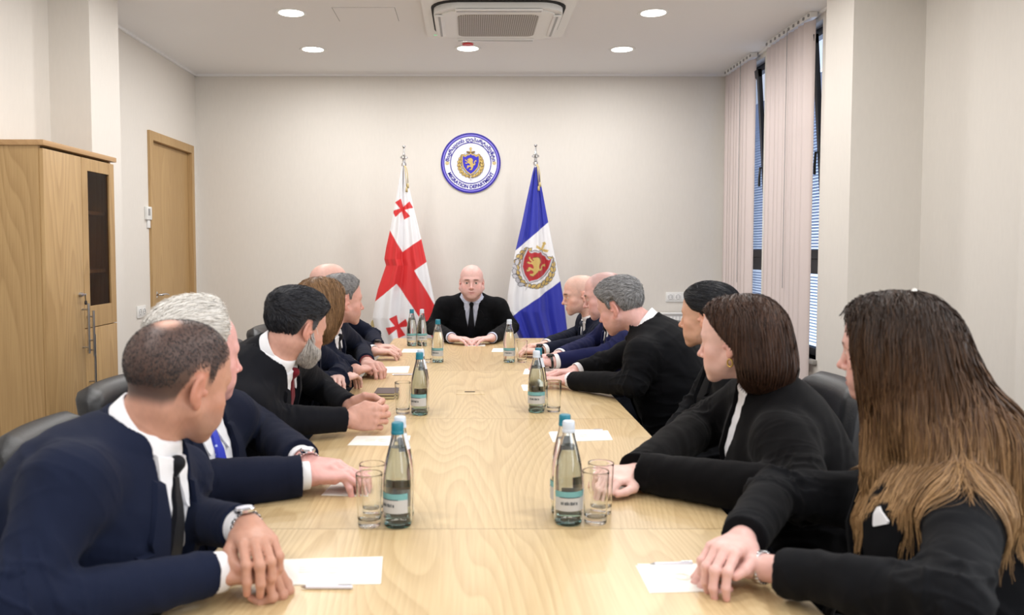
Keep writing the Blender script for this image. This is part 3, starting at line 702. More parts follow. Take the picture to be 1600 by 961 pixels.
Lb = [z2(*p) for p in ((168, 108), (156, 150), (130, 270), (105, 390), (76, 515), (52, 640), (40, 720), (36, 800), (62, 860), (95, 930), (100, 1060))]
Rb = [z2(*p) for p in ((178, 108), (192, 180), (230, 382), (258, 520), (287, 657), (305, 760), (320, 890), (330, 1060))]
blue_ = (38, 48, 168)
lay = [([z2(*p) for p in ((0, 582), (76, 515), (232, 380), (330, 300), (400, 590), (287, 657), (62, 820), (0, 862))], (236, 236, 240)), ([z2(*p) for p in ((165, 95), (190, 95), (182, 122), (165, 124))], (236, 236, 240))]
ang = math.radians(-22); cc = z2(166, 590); s = 29.0
def rotp(P):
    c, s2 = math.cos(ang), math.sin(ang)
    return [(cc[0] + s * (x * c - y * s2), cc[1] - s * (x * s2 + y * c)) for x, y in P]
lay += [(rotp(P), c) for P, c in crest('flag')]
flag(837, 226, Lb, Rb, lay, blue_, 'blue and white flag with a red lion shield on a steel stand', .55, None)
# ------------------------------------------------------------------ sculpting engine: signed distances -> smooth quad mesh
f32 = np.float32
def nrm(v): v = np.asarray(v, float); return v / (np.linalg.norm(v) + 1e-12)
def p_ell(c, r, R=None):
    c = np.asarray(c, float); r = np.asarray(r, float)
    def fn(P):
        q = P - c
        if R is not None: q = q @ R            # columns of R are the local axes
        k0 = np.sqrt(((q / r) ** 2).sum(1)) + 1e-9; k1 = np.sqrt(((q / (r * r)) ** 2).sum(1)) + 1e-9
        return k0 * (k0 - 1) / k1
    return fn, c, float(r.max())
def p_cap(a, b, ra, rb, flat=None):
    a = np.asarray(a, float); b = np.asarray(b, float); ba = b - a; L2 = ba @ ba + 1e-12; dn = ba / math.sqrt(L2)
    def fn(P):
        pa = P - a; h = np.clip(pa @ ba / L2, 0, 1)
        d = np.sqrt(((pa - h[:, None] * ba) ** 2).sum(1)) - (ra + (rb - ra) * h)
        if flat is not None: d = np.maximum(d, (P - b) @ dn - flat)
        return d
    return fn, (a + b) / 2, float(np.linalg.norm(ba) / 2 + max(ra, rb))
def p_ecap(a, b, ra, rb, up, flt):
    """capsule flattened along up by the factor flt (<1)"""
    a = np.asarray(a, float); b = np.asarray(b, float); ba = b - a; L2 = ba @ ba + 1e-12; up = nrm(up)
    def fn(P):
        pa = P - a; h = np.clip(pa @ ba / L2, 0, 1); q = pa - h[:, None] * ba
        u = q @ up; q = q + (u * (1 / flt - 1))[:, None] * up
        return (np.sqrt((q ** 2).sum(1)) - (ra + (rb - ra) * h)) * (flt * .5 + .5)
    return fn, (a + b) / 2, float(np.linalg.norm(ba) / 2 + max(ra, rb))
class Sdf:
    def __init__(s): s.ops = []; s.disp = None; s.maxdisp = 0.0
    def u(s, prim, k=.01): s.ops.append((0, k) + prim); return s
    def cut(s, prim, k=.003): s.ops.append((1, k) + prim); return s
    def inter(s, fn): s.ops.append((2, 0, fn, None, 0)); return s
    def __call__(s, P, near=None, only_core=False):
        P = np.asarray(P, float); d = np.full(len(P), 1e3)
        for op, k, fn, c, r in s.ops:
            if near is not None and c is not None:
                if np.linalg.norm(near[0] - c) - r - near[1] > .035 + k: continue
            e = fn(P)
            if op == 0:
                if k > 0: h = np.clip(.5 + .5 * (d - e) / k, 0, 1); h = np.where(d > 100, 1, h); d = np.where(d > 100, e, d * (1 - h) + e * h - k * h * (1 - h))
                else: d = np.minimum(d, e)
            elif op == 1:
                if k > 0: h = np.clip(.5 - .5 * (d + e) / k, 0, 1); d = d * (1 - h) - e * h + k * h * (1 - h)
                else: d = np.maximum(d, -e)
            else: d = np.maximum(d, e)
        if s.disp is not None: d = d + s.disp(P)
        return d
    def grad(s, P, e=.0008):
        g = np.stack([s(P + np.eye(3)[i] * e) - s(P - np.eye(3)[i] * e) for i in range(3)], 1)
        return g / (np.linalg.norm(g, axis=1)[:, None] + 1e-9)
class Over:
    """hair lying over hair and shoulders: the nearer of two surfaces"""
    def __init__(s, a, b): s.a, s.b = a, b
    def __call__(s, P): return np.minimum(s.a(P), s.b(P) - .003)
    grad = Sdf.grad
def polygonize(f, lo, hi, h, B=4, slack=1.6, newton=True, SB=12):
    lo = np.asarray(lo, float); hi = np.asarray(hi, float)
    nb = np.maximum(1, np.ceil((hi - lo) / (h * B)).astype(int)); n = nb * B + 1
    bi = np.stack(np.meshgrid(*[np.arange(k) for k in nb], indexing='ij'), -1).reshape(-1, 3)
    cen = lo + (bi + .5) * B * h
    # two-level culling: superblocks first
    sb = np.unique(bi // SB, axis=0); scen = lo + (sb * SB + SB / 2) * B * h
    ds = f(scen); keep = np.abs(ds) < SB * B * h * .87 * 1.5 + .03 + f.maxdisp
    key = lambda a: (a[:, 0] * 4096 + a[:, 1]) * 4096 + a[:, 2]
    val = np.full(n, 1.0, f32)
    sgn = np.where(ds < 0, -1.0, 1.0)
    for s_, v in zip(sb[~keep & (ds < 0)], ds[~keep & (ds < 0)]):
        a = s_ * SB * B; e_ = SB * B + 1; val[a[0]:a[0] + e_, a[1]:a[1] + e_, a[2]:a[2] + e_] = -1
    ok = set(key(sb[keep]).tolist()); kb = key(bi // SB)
    m = np.isin(kb, np.array(list(ok))); bi = bi[m]; cen = cen[m]; kb = kb[m]
    dc = np.empty(len(cen)); order = np.argsort(kb, kind='stable'); kbs = kb[order]
    cuts = np.flatnonzero(np.diff(kbs)) + 1; groups = np.split(order, cuts)
    R1 = B * h * .87 * slack + .004 + f.maxdisp
    off = np.stack(np.meshgrid(*[np.arange(B + 1)] * 3, indexing='ij'), -1).reshape(-1, 3)
    def work(g):
        c0 = cen[g].mean(0); rad = float(np.abs(cen[g] - c0).max()) * 1.74 + B * h
        d = f(cen[g], (c0, rad)); act = np.abs(d) < R1
        res = None
        if act.any():
            idx = (bi[g[act]][:, None, :] * B + off[None]).reshape(-1, 3)
            P = lo + idx * h; res = (idx, f(P, (c0, rad)))
        return g, d, act, res
    with ThreadPoolExecutor(4) as ex: out = list(ex.map(work, groups))
    for g, d, act, res in out:
        for b, v in zip(bi[g[~act]], d[~act]):
            if v < 0: a = b * B; val[a[0]:a[0] + B + 1, a[1]:a[1] + B + 1, a[2]:a[2] + B + 1] = -1
    for g, d, act, res in out:
        if res is not None: val[res[0][:, 0], res[0][:, 1], res[0][:, 2]] = res[1]
    # surface nets
    ins = val < 0; c8 = np.zeros(tuple(k - 1 for k in n), np.int8)
    for dx in (0, 1):
        for dy in (0, 1):
            for dz in (0, 1): c8 += ins[dx:n[0] - 1 + dx, dy:n[1] - 1 + dy, dz:n[2] - 1 + dz]
    cells = np.argwhere((c8 > 0) & (c8 < 8)); idm = np.full(c8.shape, -1, np.int32); idm[tuple(cells.T)] = np.arange(len(cells))
    acc = np.zeros((len(cells), 3)); cnt = np.zeros(len(cells))
    corners = [np.array(((i >> 2) & 1, (i >> 1) & 1, i & 1)) for i in range(8)]
    cv = [val[tuple((cells + c).T)].astype(float) for c in corners]
    for i in range(8):
        for ax in range(3):
            bit = 4 >> ax
            if i & bit: continue
            j = i | bit; a, b = cv[i], cv[j]; m = (a < 0) != (b < 0)
            t = np.clip(a / np.where(m, a - b, 1), 0, 1); p = corners[i][None, :] + t[:, None] * (corners[j] - corners[i])[None, :]
            acc += p * m[:, None]; cnt += m
    V = lo + (cells + acc / cnt[:, None]) * h
    quads = []
    for ax in range(3):
        o1, o2 = [(1, 2), (2, 0), (0, 1)][ax]
        sl0 = [slice(None)] * 3; sl1 = [slice(None)] * 3; sl0[ax] = slice(0, -1); sl1[ax] = slice(1, None)
        a = ins[tuple(sl0)]; b = ins[tuple(sl1)]; e = np.argwhere(a != b); inn = a[tuple(e.T)]
        ok_ = (e[:, o1] > 0) & (e[:, o2] > 0) & (e[:, o1] < n[o1] - 1) & (e[:, o2] < n[o2] - 1); e = e[ok_]; inn = inn[ok_]
        u1 = np.zeros(3, int); u1[o1] = 1; u2 = np.zeros(3, int); u2[o2] = 1
        q = [idm[tuple((e - k).T)] for k in (u1 + u2, u2, np.zeros(3, int), u1)]
        Q = np.stack(q, 1); Q[~inn] = Q[~inn][:, ::-1]; quads.append(Q)
    Q = np.concatenate(quads); Q = Q[(Q >= 0).all(1)]
    if newton and len(V):
        def nw(ix):
            P = V[ix]; c0 = P.mean(0); rad = float(np.linalg.norm(P - c0, axis=1).max()); nr = (c0, rad)
            e = h * .3; g = np.stack([f(P + np.eye(3)[i] * e, nr) - f(P - np.eye(3)[i] * e, nr) for i in range(3)], 1) / (2 * e)
            d = f(P, nr); st = -(d / np.maximum((g ** 2).sum(1), .15))[:, None] * g
            l = np.linalg.norm(st, axis=1); st *= np.minimum(1, h * .6 / np.maximum(l, 1e-9))[:, None]; return P + st
        kk = key((cells // 28)); o = np.argsort(kk, kind='stable'); gs = np.split(o, np.flatnonzero(np.diff(kk[o])) + 1)
        with ThreadPoolExecutor(4) as ex: rs = list(ex.map(nw, gs))
        for g, r in zip(gs, rs): V[g] = r
    return V, Q
def snoise(P, s, seed=0):
    """cheap smooth noise in about [-1, 1]"""
    r = np.random.RandomState(seed); o = np.zeros(len(P))
    for k in range(5):
        d1 = nrm(r.normal(size=3)); d2 = nrm(r.normal(size=3)); a, b = r.uniform(0, 6.3, 2)
        o += np.sin(P @ d1 * s * (1 + .35 * k) * 2 * PI + a + 1.7 * np.sin(P @ d2 * s * (.6 + .2 * k) * 2 * PI + b))
    return o / 5 * 1.6
class Fr:
    """a local frame: columns x (person's right), y (forward), z (up)"""
    def __init__(s, o, fwd, up, sc=1.0):
        s.o = np.asarray(o, float); u = nrm(up); f_ = np.asarray(fwd, float); f_ = nrm(f_ - (f_ @ u) * u); s.R = np.stack([np.cross(f_, u), f_, u], 1); s.s = sc
    def __call__(s, p): return s.o + s.R @ (np.asarray(p, float) * s.s)
    def d(s, v): return s.R @ np.asarray(v, float)
    def inv(s, P): return (P - s.o) @ s.R / s.s
def head_frame(c, yaw, pitch=0, roll=0, s=1.0):
    y, p, r = map(math.radians, (yaw, pitch, roll))
    f_ = np.array([math.cos(y) * math.cos(p), math.sin(y) * math.cos(p), -math.sin(p)]); rt = np.array([math.sin(y), -math.cos(y), 0]); up = np.cross(rt, f_)
    up = up * math.cos(r) + rt * math.sin(r)
    return Fr(c, f_, up, s)
def add_head(S, H, g):
    """head sculpture in the head frame; g holds the person's own proportions"""
    s = H.s; w = g.get('w', 1.0); jw = g.get('jaw', 1.0); fat = g.get('fat', 0.0); fem = g.get('fem', 0); ns = g.get('nose', 1.0); R = H.R
    E = lambda c, r, k=.01, rot=None: S.u(p_ell(H(c), np.array(r) * s, R if rot is None else R @ rot), k * s)
    Cp = lambda a, b, ra, rb, k=.01: S.u(p_cap(H(a), H(b), ra * s, rb * s), k * s)
    E((0, -.018, .035), (.075 * w, .095, .080)); E((0, .022, .045), (.063 * w, .066, .066), .03)
    E((0, .034, -.012), (.060 * w, .054, .075), .03)
    E((0, .032, -.055), ((.048 + fat * .5 - fem * .002) * jw, .048, .044), .03)
    for q in (-1, 1):
        Cp((q * (.051 + fat * .4 - fem * .005) * jw, .002, -.042), (q * .017 * jw, .068, -.090), .016 + fat * .4 - fem * .001, .014, .022)
        E((q * .044 * w, .052, -.024), (.021, .024, .019), .018)
        E((q * .034 * jw, .064, -.055), (.020, .020, .024), .02)
    E((0, .0775, -.094), (.0185 * jw, .0165, .0165), .014); E((0, .071, -.066), (.033, .0245, .026), .016)
    if fat > .009: E((0, .030, -.100), (.045 * jw, .042, .026 + fat), .03)
    br = .0085 if fem else .0105
    for q in (-1, 1): Cp((q * .010, .088, .021), (q * .042, .072, .022), br, br * .85, .018)
    for q in (-1, 1): S.cut(p_ell(H((q * .031, .098, .002)), np.array((.0165, .0145, .0118)) * s, R), .012 * s)
    for q in (-1, 1): S.u(p_ell(H((q * .0315, .0735, .001)), np.array((.0142, .0135, .0135)) * s, R), .004 * s)
    Cp((0, .086, .018), (0, .0985 + .006 * ns, -.024), .0078, .0082, .010); E((0, .1015 + .0075 * ns, -.031), (.0098, .0105, .0090), .008)
    for q in (-1, 1): E((q * .0115, .094 + .002 * ns, -.0355), (.0068, .0095, .0065), .006)
    for q in (-1, 1): S.cut(p_ell(H((q * .0060, .1005, -.0405)), np.array((.0030, .0045, .0030)) * s, R), .002 * s)
    lf = .0062 if fem else .0048
    for q in (-1, 1): Cp((0, .0945, -.0605), (q * .0255, .0815, -.0645), lf, .0026, .005)
    for q in (-1, 1): Cp((0, .0935, -.0715), (q * .0235, .0820, -.0672), lf * 1.2, .003, .005)
    S.cut(p_ell(H((0, .101, -.0655)), np.array((.026, .016, .0012)) * s, R), .0025 * s)
    for q in (-1, 1): S.cut(p_ell(H((q * .031, .0885, .0005)), np.array((.0128, .009, .0036)) * s, R), .002 * s)
    for q in (-1, 1):            # ears
        a = math.radians(16) * q; ca, sa = math.cos(a), math.sin(a); Er = np.array([[ca, -sa, 0], [sa, ca, 0], [0, 0, 1]])
        t = math.radians(-12); Et = np.array([[1, 0, 0], [0, math.cos(t), -math.sin(t)], [0, math.sin(t), math.cos(t)]]); Rr = R @ Er @ Et
        ex = .0765 * w
        S.u(p_ell(H((q * ex, -.012, -.004)), np.array((.0072, .0160, .0285)) * s, Rr), .005 * s)
        S.u(p_ell(H((q * (ex - .002), -.006, -.028)), np.array((.0065, .0095, .012)) * s, Rr), .005 * s)
        S.cut(p_ell(H((q * (ex + .0085), -.009, .001)), np.array((.0072, .0100, .0190)) * s, Rr), .003 * s)
        S.u(p_ell(H((q * (ex + .001), .005, -.008)), np.array((.005, .004, .007)) * s, Rr), .004 * s)
def hand_pts(Wp, hd, pn, side, s, pose, spread=1.0):
    """finger chains; side=+1: thumb towards +x of frame (x = hd x up)"""
    up = -nrm(pn); hd = nrm(hd - (hd @ up) * up) if abs(hd @ up) < .98 else nrm(hd); x = np.cross(hd, up) * side
    L = lambda a, b, c: Wp + (x * a + hd * b + up * c) * s
    curls = {'flat': (14, 16, 10), 'rest': (26, 30, 20), 'over': (34, 42, 24), 'fist': (62, 72, 40), 'lace': (48, 62, 40)}[pose]
    fingers = []
    spec = [(.029, .084, .0, .046, .0092), (.0095, .089, .003, .051, .0094), (-.010, .085, .002, .047, .0090), (-.028, .077, -.002, .037, .0080)]
    for i, (fx, fy, fz, ln, r) in enumerate(spec):
        base = np.array((fx, fy, fz)); a = 0; p = base.copy(); pts = [L(*p)]
        sp = (.09, .02, -.05, -.14)[i] * spread
        for j, (seg, cu) in enumerate(zip((1.0, .62, .48), curls)):
            a += math.radians(cu * (1 + .06 * i)); dv = np.array((math.sin(sp) * math.cos(a), math.cos(sp) * math.cos(a), -math.sin(a)))
            p = p + dv * ln * seg; pts.append(L(*p))
        fingers.append((pts, r * s))
    tb = {'flat': ((.028, .018, -.006), (.052, .048, -.012), (.060, .080, -.014), (.060, .106, -.016)),
          'rest': ((.026, .018, -.008), (.048, .050, -.018), (.050, .082, -.022), (.044, .106, -.026)),
          'over': ((.026, .018, -.008), (.046, .050, -.020), (.046, .080, -.030), (.038, .102, -.038)),
          'fist': ((.024, .020, -.010), (.040, .052, -.024), (.026, .076, -.040), (.004, .086, -.046)),
          'lace': ((.026, .018, -.006), (.044, .052, -.012), (.040, .084, -.012), (.026, .106, -.016))}[pose]
    return L, fingers, [L(*p) for p in tb], x, hd, up
def add_hand(S, Wp, hd, pn, side, s, pose, spread=1.0):
    L, fingers, th, x, hd, up = hand_pts(Wp, hd, pn, side, s, pose, spread)
    R = np.stack([x, hd, up], 1)
    S.u(p_ell(L(0, .045, -.003), np.array((.038, .050, .0155)) * s, R), .02 * s)
    S.u(p_ell(L(.022, .030, -.010), np.array((.018, .032, .014)) * s, R), .012 * s)
    for (pts, r), mx in zip(fingers, (.017, .006, -.006, -.017)):
        S.u(p_ecap(L(mx, .008, -.002), pts[0], r * 1.25, r * 1.18, up, .8), .010 * s)
    for pts, r in fingers:
        G = Sdf(); G.u(p_cap(pts[0], pts[1], r * 1.08, r * .98), .004); G.u(p_cap(pts[1], pts[2], r * .99, r * .90), .004); G.u(p_cap(pts[2], pts[3], r * .90, r * .74), .004)
        G.u(p_ell(pts[1], np.ones(3) * r * 1.05), .004)
        c = (pts[0] + pts[3]) / 2
        S.u((lambda P, G=G: G(P), c, float(np.linalg.norm(pts[0] - pts[3])) / 2 + .04), .0035 * s)
    G = Sdf(); G.u(p_cap(th[0], th[1], .016 * s, .0125 * s), .006); G.u(p_cap(th[1], th[2], .0122 * s, .0108 * s), .004); G.u(p_cap(th[2], th[3], .0108 * s, .0085 * s), .004)
    S.u((lambda P, G=G: G(P), th[1], .09 * s), .009 * s)
    tips = [(p[3], p[3] - p[2], r) for p, r in fingers] + [(th[3], th[3] - th[2], .0095 * s)]
    return tips, up
# ------------------------------------------------------------------ torso
MALE = [(-.12, .150, .120, 0), (-.05, .185, .145, 0), (.05, .185, .140, .005), (.16, .170, .132, .008), (.28, .178, .134, .008), (.38, .184, .128, .0), (.44, .176, .110, -.008), (.485, .145, .084, -.014), (.515, .095, .068, -.012), (.545, .058, .055, -.004)]
FEMALE = [(-.12, .150, .120, 0), (-.05, .180, .135, 0), (.05, .165, .120, .005), (.16, .140, .108, .008), (.28, .150, .125, .015), (.36, .152, .115, .008), (.42, .140, .092, -.006), (.465, .105, .070, -.012), (.50, .066, .056, -.010), (.525, .046, .046, 0)]
def p_torso(Tf, prof, sx, sy, off, sl=1.0, belly=0.0):
    A = np.array(prof); zz = A[:, 0] * sl
    def fn(P):
        q = Tf.inv(P); z = q[:, 2]
        rx = np.interp(z, zz, A[:, 1] * sx) + off; ry = np.interp(z, zz, A[:, 2] * sy) + off; yc = np.interp(z, zz, A[:, 3])
        if belly: b_ = belly * np.exp(-((z - .12) / .13) ** 2); ry = ry + b_ * .6; yc = yc + b_ * .5
        e = 2.35
        k = (np.abs(q[:, 0] / rx) ** e + np.abs((q[:, 1] - yc) / ry) ** e) ** (1 / e)
        d = (k - 1) * np.minimum(rx, ry) * .92
        return np.maximum(np.maximum(d, z - zz[-1] - off), zz[0] - z)
    c = Tf((0, 0, (zz[0] + zz[-1]) / 2)); return fn, c, .42
def fold_disp(S, E, Wr, amp, seed):
    """creases round the elbow and along the sleeve"""
    segs = [(S, E, 1), (E, Wr, 0)]
    def fn(P):
        o = np.zeros(len(P))
        for a, b, upper in segs:
            ba = b - a; L = np.linalg.norm(ba); dn = ba / L; t = (P - a) @ dn; q = P - a - t[:, None] * dn; rr = np.linalg.norm(q, axis=1)
            near = np.exp(-((rr - .055) / .05) ** 2) * (t > -.06) * (t < L + .05)
            te = (L - t) if upper else t
            wdw = .12 + 1.0 * np.exp(-(te / .075) ** 2) + .25 * np.exp(-((L - te) / .06) ** 2)
            n1 = snoise(P, 2.6, seed + upper); n2 = snoise(P + dn * 2.0 * t[:, None], 3.2, seed + 20 + upper)
            o += near * wdw * (np.abs(n1) * 1.1 + np.minimum(np.abs(n2) * 2.2, .8) - .9) * amp * 1.2
        return o
    return fn
def ik(S, Wp, l1, l2, pole):
    d = Wp - S; D = np.linalg.norm(d); u = d / D
    if D > (l1 + l2) * .985: l1 *= D / (l1 + l2) / .985; l2 *= D / (l1 + l2) / .985 if False else 1.0; l2 = max(l2, D * 1.02 - l1)
    a = (l1 * l1 - l2 * l2 + D * D) / (2 * D); h = math.sqrt(max(l1 * l1 - a * a, 0)); pole = np.asarray(pole, float); pole = nrm(pole - (pole @ u) * u)
    return S + u * a + pole * h

SKIN = simple  # placeholder replaced below
M['skin'] = attr_mat('skin', .46, sss=.12, bump=.10, bscale=500, spec=.4)
M['eye'] = attr_mat('eye', .08, spec=.6, coat=.5)
M['hair'] = attr_mat('hair', .45, spec=.28, bump=.25, bscale=420)
M['hairdull'] = attr_mat('hair_matt', .65, spec=.3, bump=.3, bscale=420)
def cloth(name, rgb, rough=.85, sheen=.02, noise=.10, bump=.25, bs=900): return simple(name, rgb, rough, sheen=sheen, noise=noise, nscale=500, bump=bump, bscale=bs, spec=.12)
M['navy'] = cloth('navy_wool', (20, 27, 48)); M['navy2'] = cloth('deep_navy_wool', (19, 24, 42)); M['charcoal'] = cloth('charcoal_wool', (17, 18, 24))
M['blacksuit'] = cloth('black_wool', (11, 12, 16)); M['royal'] = cloth('royal_navy_wool', (26, 30, 68)); M['velvet'] = cloth('black_velvet', (7, 6, 8), .95, .04)
M['trouser'] = cloth('dark_trouser', (22, 24, 32)); M['shirt'] = cloth('white_shirt', (232, 232, 236), .8, .05, .02, .12); M['shirtblue'] = cloth('pale_blue_shirt', (196, 202, 222), .8, .05, .03, .12)
M['blacktop'] = cloth('black_top', (12, 12, 14)); M['shoe'] = simple('black_shoe', (16, 16, 18), .3)
M['tie_black'] = cloth('black_tie', (16, 17, 24), .55, .1); M['tie_red'] = cloth('dark_red_tie', (110, 22, 36), .6, .1); M['tie_grey'] = cloth('grey_tie', (70, 76, 92), .6, .1)
def dotted(name, base, dot):
    m, N, L, b = new_mat(name); tc = N.new('ShaderNodeTexCoord'); v = N.new('ShaderNodeTexVoronoi'); v.inputs['Scale'].default_value = 52; v.inputs['Randomness'].default_value = .25
    L.new(tc.outputs['Object'], v.inputs['Vector']); r = N.new('ShaderNodeValToRGB'); r.color_ramp.interpolation = 'CONSTANT'; r.color_ramp.elements[0].color = lin(dot) + (1,); r.color_ramp.elements[1].position = .17; r.color_ramp.elements[1].color = lin(base) + (1,)
    L.new(v.outputs['Distance'], r.inputs[0]); L.new(r.outputs[0], b.inputs['Base Color']); b.inputs['Roughness'].default_value = .5; return m
M['tie_blue'] = dotted('blue_dotted_tie', (44, 60, 188), (190, 205, 250))

def panel(name, f, Tf, rows, mat, parent, off, th, ncol=8, nsub=5, front=1):
    """a strip of cloth laid on the front of a sculpted body; rows (z, x0, x1) in the torso frame"""
    rows = np.array(rows, float); t = np.linspace(0, len(rows) - 1, (len(rows) - 1) * nsub + 1)
    RR = np.stack([np.interp(t, np.arange(len(rows)), rows[:, i]) for i in range(3)], 1); u = np.linspace(0, 1, ncol)
    X = RR[:, 1:2] * (1 - u) + RR[:, 2:3] * u; Z = np.repeat(RR[:, 0:1], ncol, 1); n = X.size
    L0 = np.stack([X.ravel(), np.full(n, .34 * front), Z.ravel()], 1); P = Tf.o + (L0 @ Tf.R.T) * Tf.s; dv = Tf.d((0, -front, 0))
    for _ in range(36): P = P + np.clip(f(P) - off, -.03, .03)[:, None] * dv * .85
    P2 = P - dv * th; m, k = X.shape
    V = np.concatenate([P - dv * -0.006, P2]); Fs = []
    for i in range(m - 1):
        for j in range(k - 1):
            a = i * k + j; Fs.append((n + a, n + a + 1, n + a + k + 1, n + a + k)); Fs.append((a, a + k, a + k + 1, a + 1))
    bd = [(0, j) for j in range(k)] + [(i, k - 1) for i in range(1, m)] + [(m - 1, j) for j in range(k - 2, -1, -1)] + [(i, 0) for i in range(m - 2, 0, -1)]
    ids = [i * k + j for i, j in bd]
    for a, b in zip(ids, ids[1:] + ids[:1]): Fs.append((a, b, n + b, n + a))
    bm = bmesh.new(); vs = [bm.verts.new(v) for v in V]
    for q in Fs:
        try: bm.faces.new([vs[i] for i in q])
        except ValueError: pass
    bmesh.ops.recalc_face_normals(bm, faces=bm.faces)
    return bm_obj(name, bm, mat, parent, smooth=True, angle=50)
def nrm2(a): return a / np.linalg.norm(a, axis=1)[:, None]
def smooth01(x, a, b): t = np.clip((x - a) / (b - a), 0, 1); return t * t * (3 - 2 * t)

# ------------------------------------------------------------------ hair
ZLOW = [(-.13, -.050), (-.06, -.050), (-.040, -.040), (-.030, .004), (-.020, .030), (.004, .030), (.010, .002), (.020, .000), (.026, .030), (.040, .042), (.055, .058), (.075, .076), (.10, .10)]
def hair_mask(q, g):
    """> 0 where hair grows (metres inside the hairline)"""
    zl = np.interp(q[:, 1], [a for a, _ in ZLOW], [b for _, b in ZLOW]) + g.get('hl', 0) * (q[:, 1] > .0) - g.get('nape', 0) * (q[:, 1] < -.045)
    m = q[:, 2] - zl
    rec = g.get('recede', 0)
    if rec: m = np.minimum(m, np.where(q[:, 2] > .045, .075 - rec - q[:, 1], 1) + .0 * m)
    b_ = g.get('bald')
    if b_: c, r = b_; m = np.minimum(m, np.sqrt(((q - np.array(c)) ** 2).sum(1)) - r)
    return m
def strands(name, f, roots, flow, n_steps, step, width, mat, parent, colfn, lift, seed, jitter=.15, stop=None, free=False):
    """hair strands grown over the surface f; flow(P) gives the combing direction; lift(t) the height over f"""
    r = np.random.RandomState(seed); P = roots.copy(); n = len(P); o = r.uniform(0, 1, n); alive = np.ones(n, bool); pts = [P.copy()]; nr_ = []
    jit = r.normal(size=(n, 3)) * jitter; L = r.uniform(.65, 1.0, n); prev = None
    for k in range(n_steps):
        g = f.grad(P); nr_.append(g); d = flow(P); d = d + jit; fr_ = (g[:, 2] < -.30) & free; d = d - ((d * g).sum(1) * ~fr_)[:, None] * g; d /= (np.linalg.norm(d, axis=1)[:, None] + 1e-9)
        if prev is not None: d = d * .55 + prev * .45; d /= (np.linalg.norm(d, axis=1)[:, None] + 1e-9)
        prev = d; live = (k + 1) / n_steps <= L
        if stop is not None: live &= ~stop(P, o)
        alive &= live; P = P + d * step * alive[:, None]
        tgt = lift((k + 1) / n_steps, o); cur = f(P); tgt = np.where(fr_, cur, tgt); ok_ = np.abs(tgt - cur) < .012; P = np.where(ok_[:, None], P, pts[-1]); alive &= ok_; P = P + ((tgt - cur) * alive)[:, None] * g
        pts.append(P.copy())
    nr_.append(f.grad(P)); A = np.stack(pts, 1); Nn = np.stack(nr_, 1)
    D = np.gradient(A, axis=1); D /= (np.linalg.norm(D, axis=2)[..., None] + 1e-9); Sd = np.cross(D, Nn); Sd /= (np.linalg.norm(Sd, axis=2)[..., None] + 1e-9)
    rot = r.uniform(-.9, .9, n); Sd = Sd * np.cos(rot)[:, None, None] + Nn * np.sin(rot)[:, None, None]
    t = np.linspace(0, 1, n_steps + 1); wv = width * (1 - .75 * t ** 3)[None, :, None] * r.uniform(.6, 1.2, n)[:, None, None]
    V = np.stack([A - Sd * wv / 2, A + Sd * wv / 2], 2).reshape(-1, 3); m = n_steps + 1
    base = (np.arange(n) * m * 2)[:, None]; kk = (np.arange(n_steps) * 2)[None, :]
    Q = np.stack([base + kk, base + kk + 1, base + kk + 3, base + kk + 2], -1).reshape(-1, 4)
    seglen = np.linalg.norm(A[:, 1:] - A[:, :-1], axis=2).ravel() > step * .2; Q = Q[seglen]
    C = colfn(np.repeat(A.reshape(-1, 3), 2, 0), np.repeat(np.repeat(r.uniform(0, 1, n), m), 2))
    return link_mesh(name, V, Q, mat, parent, True, C)

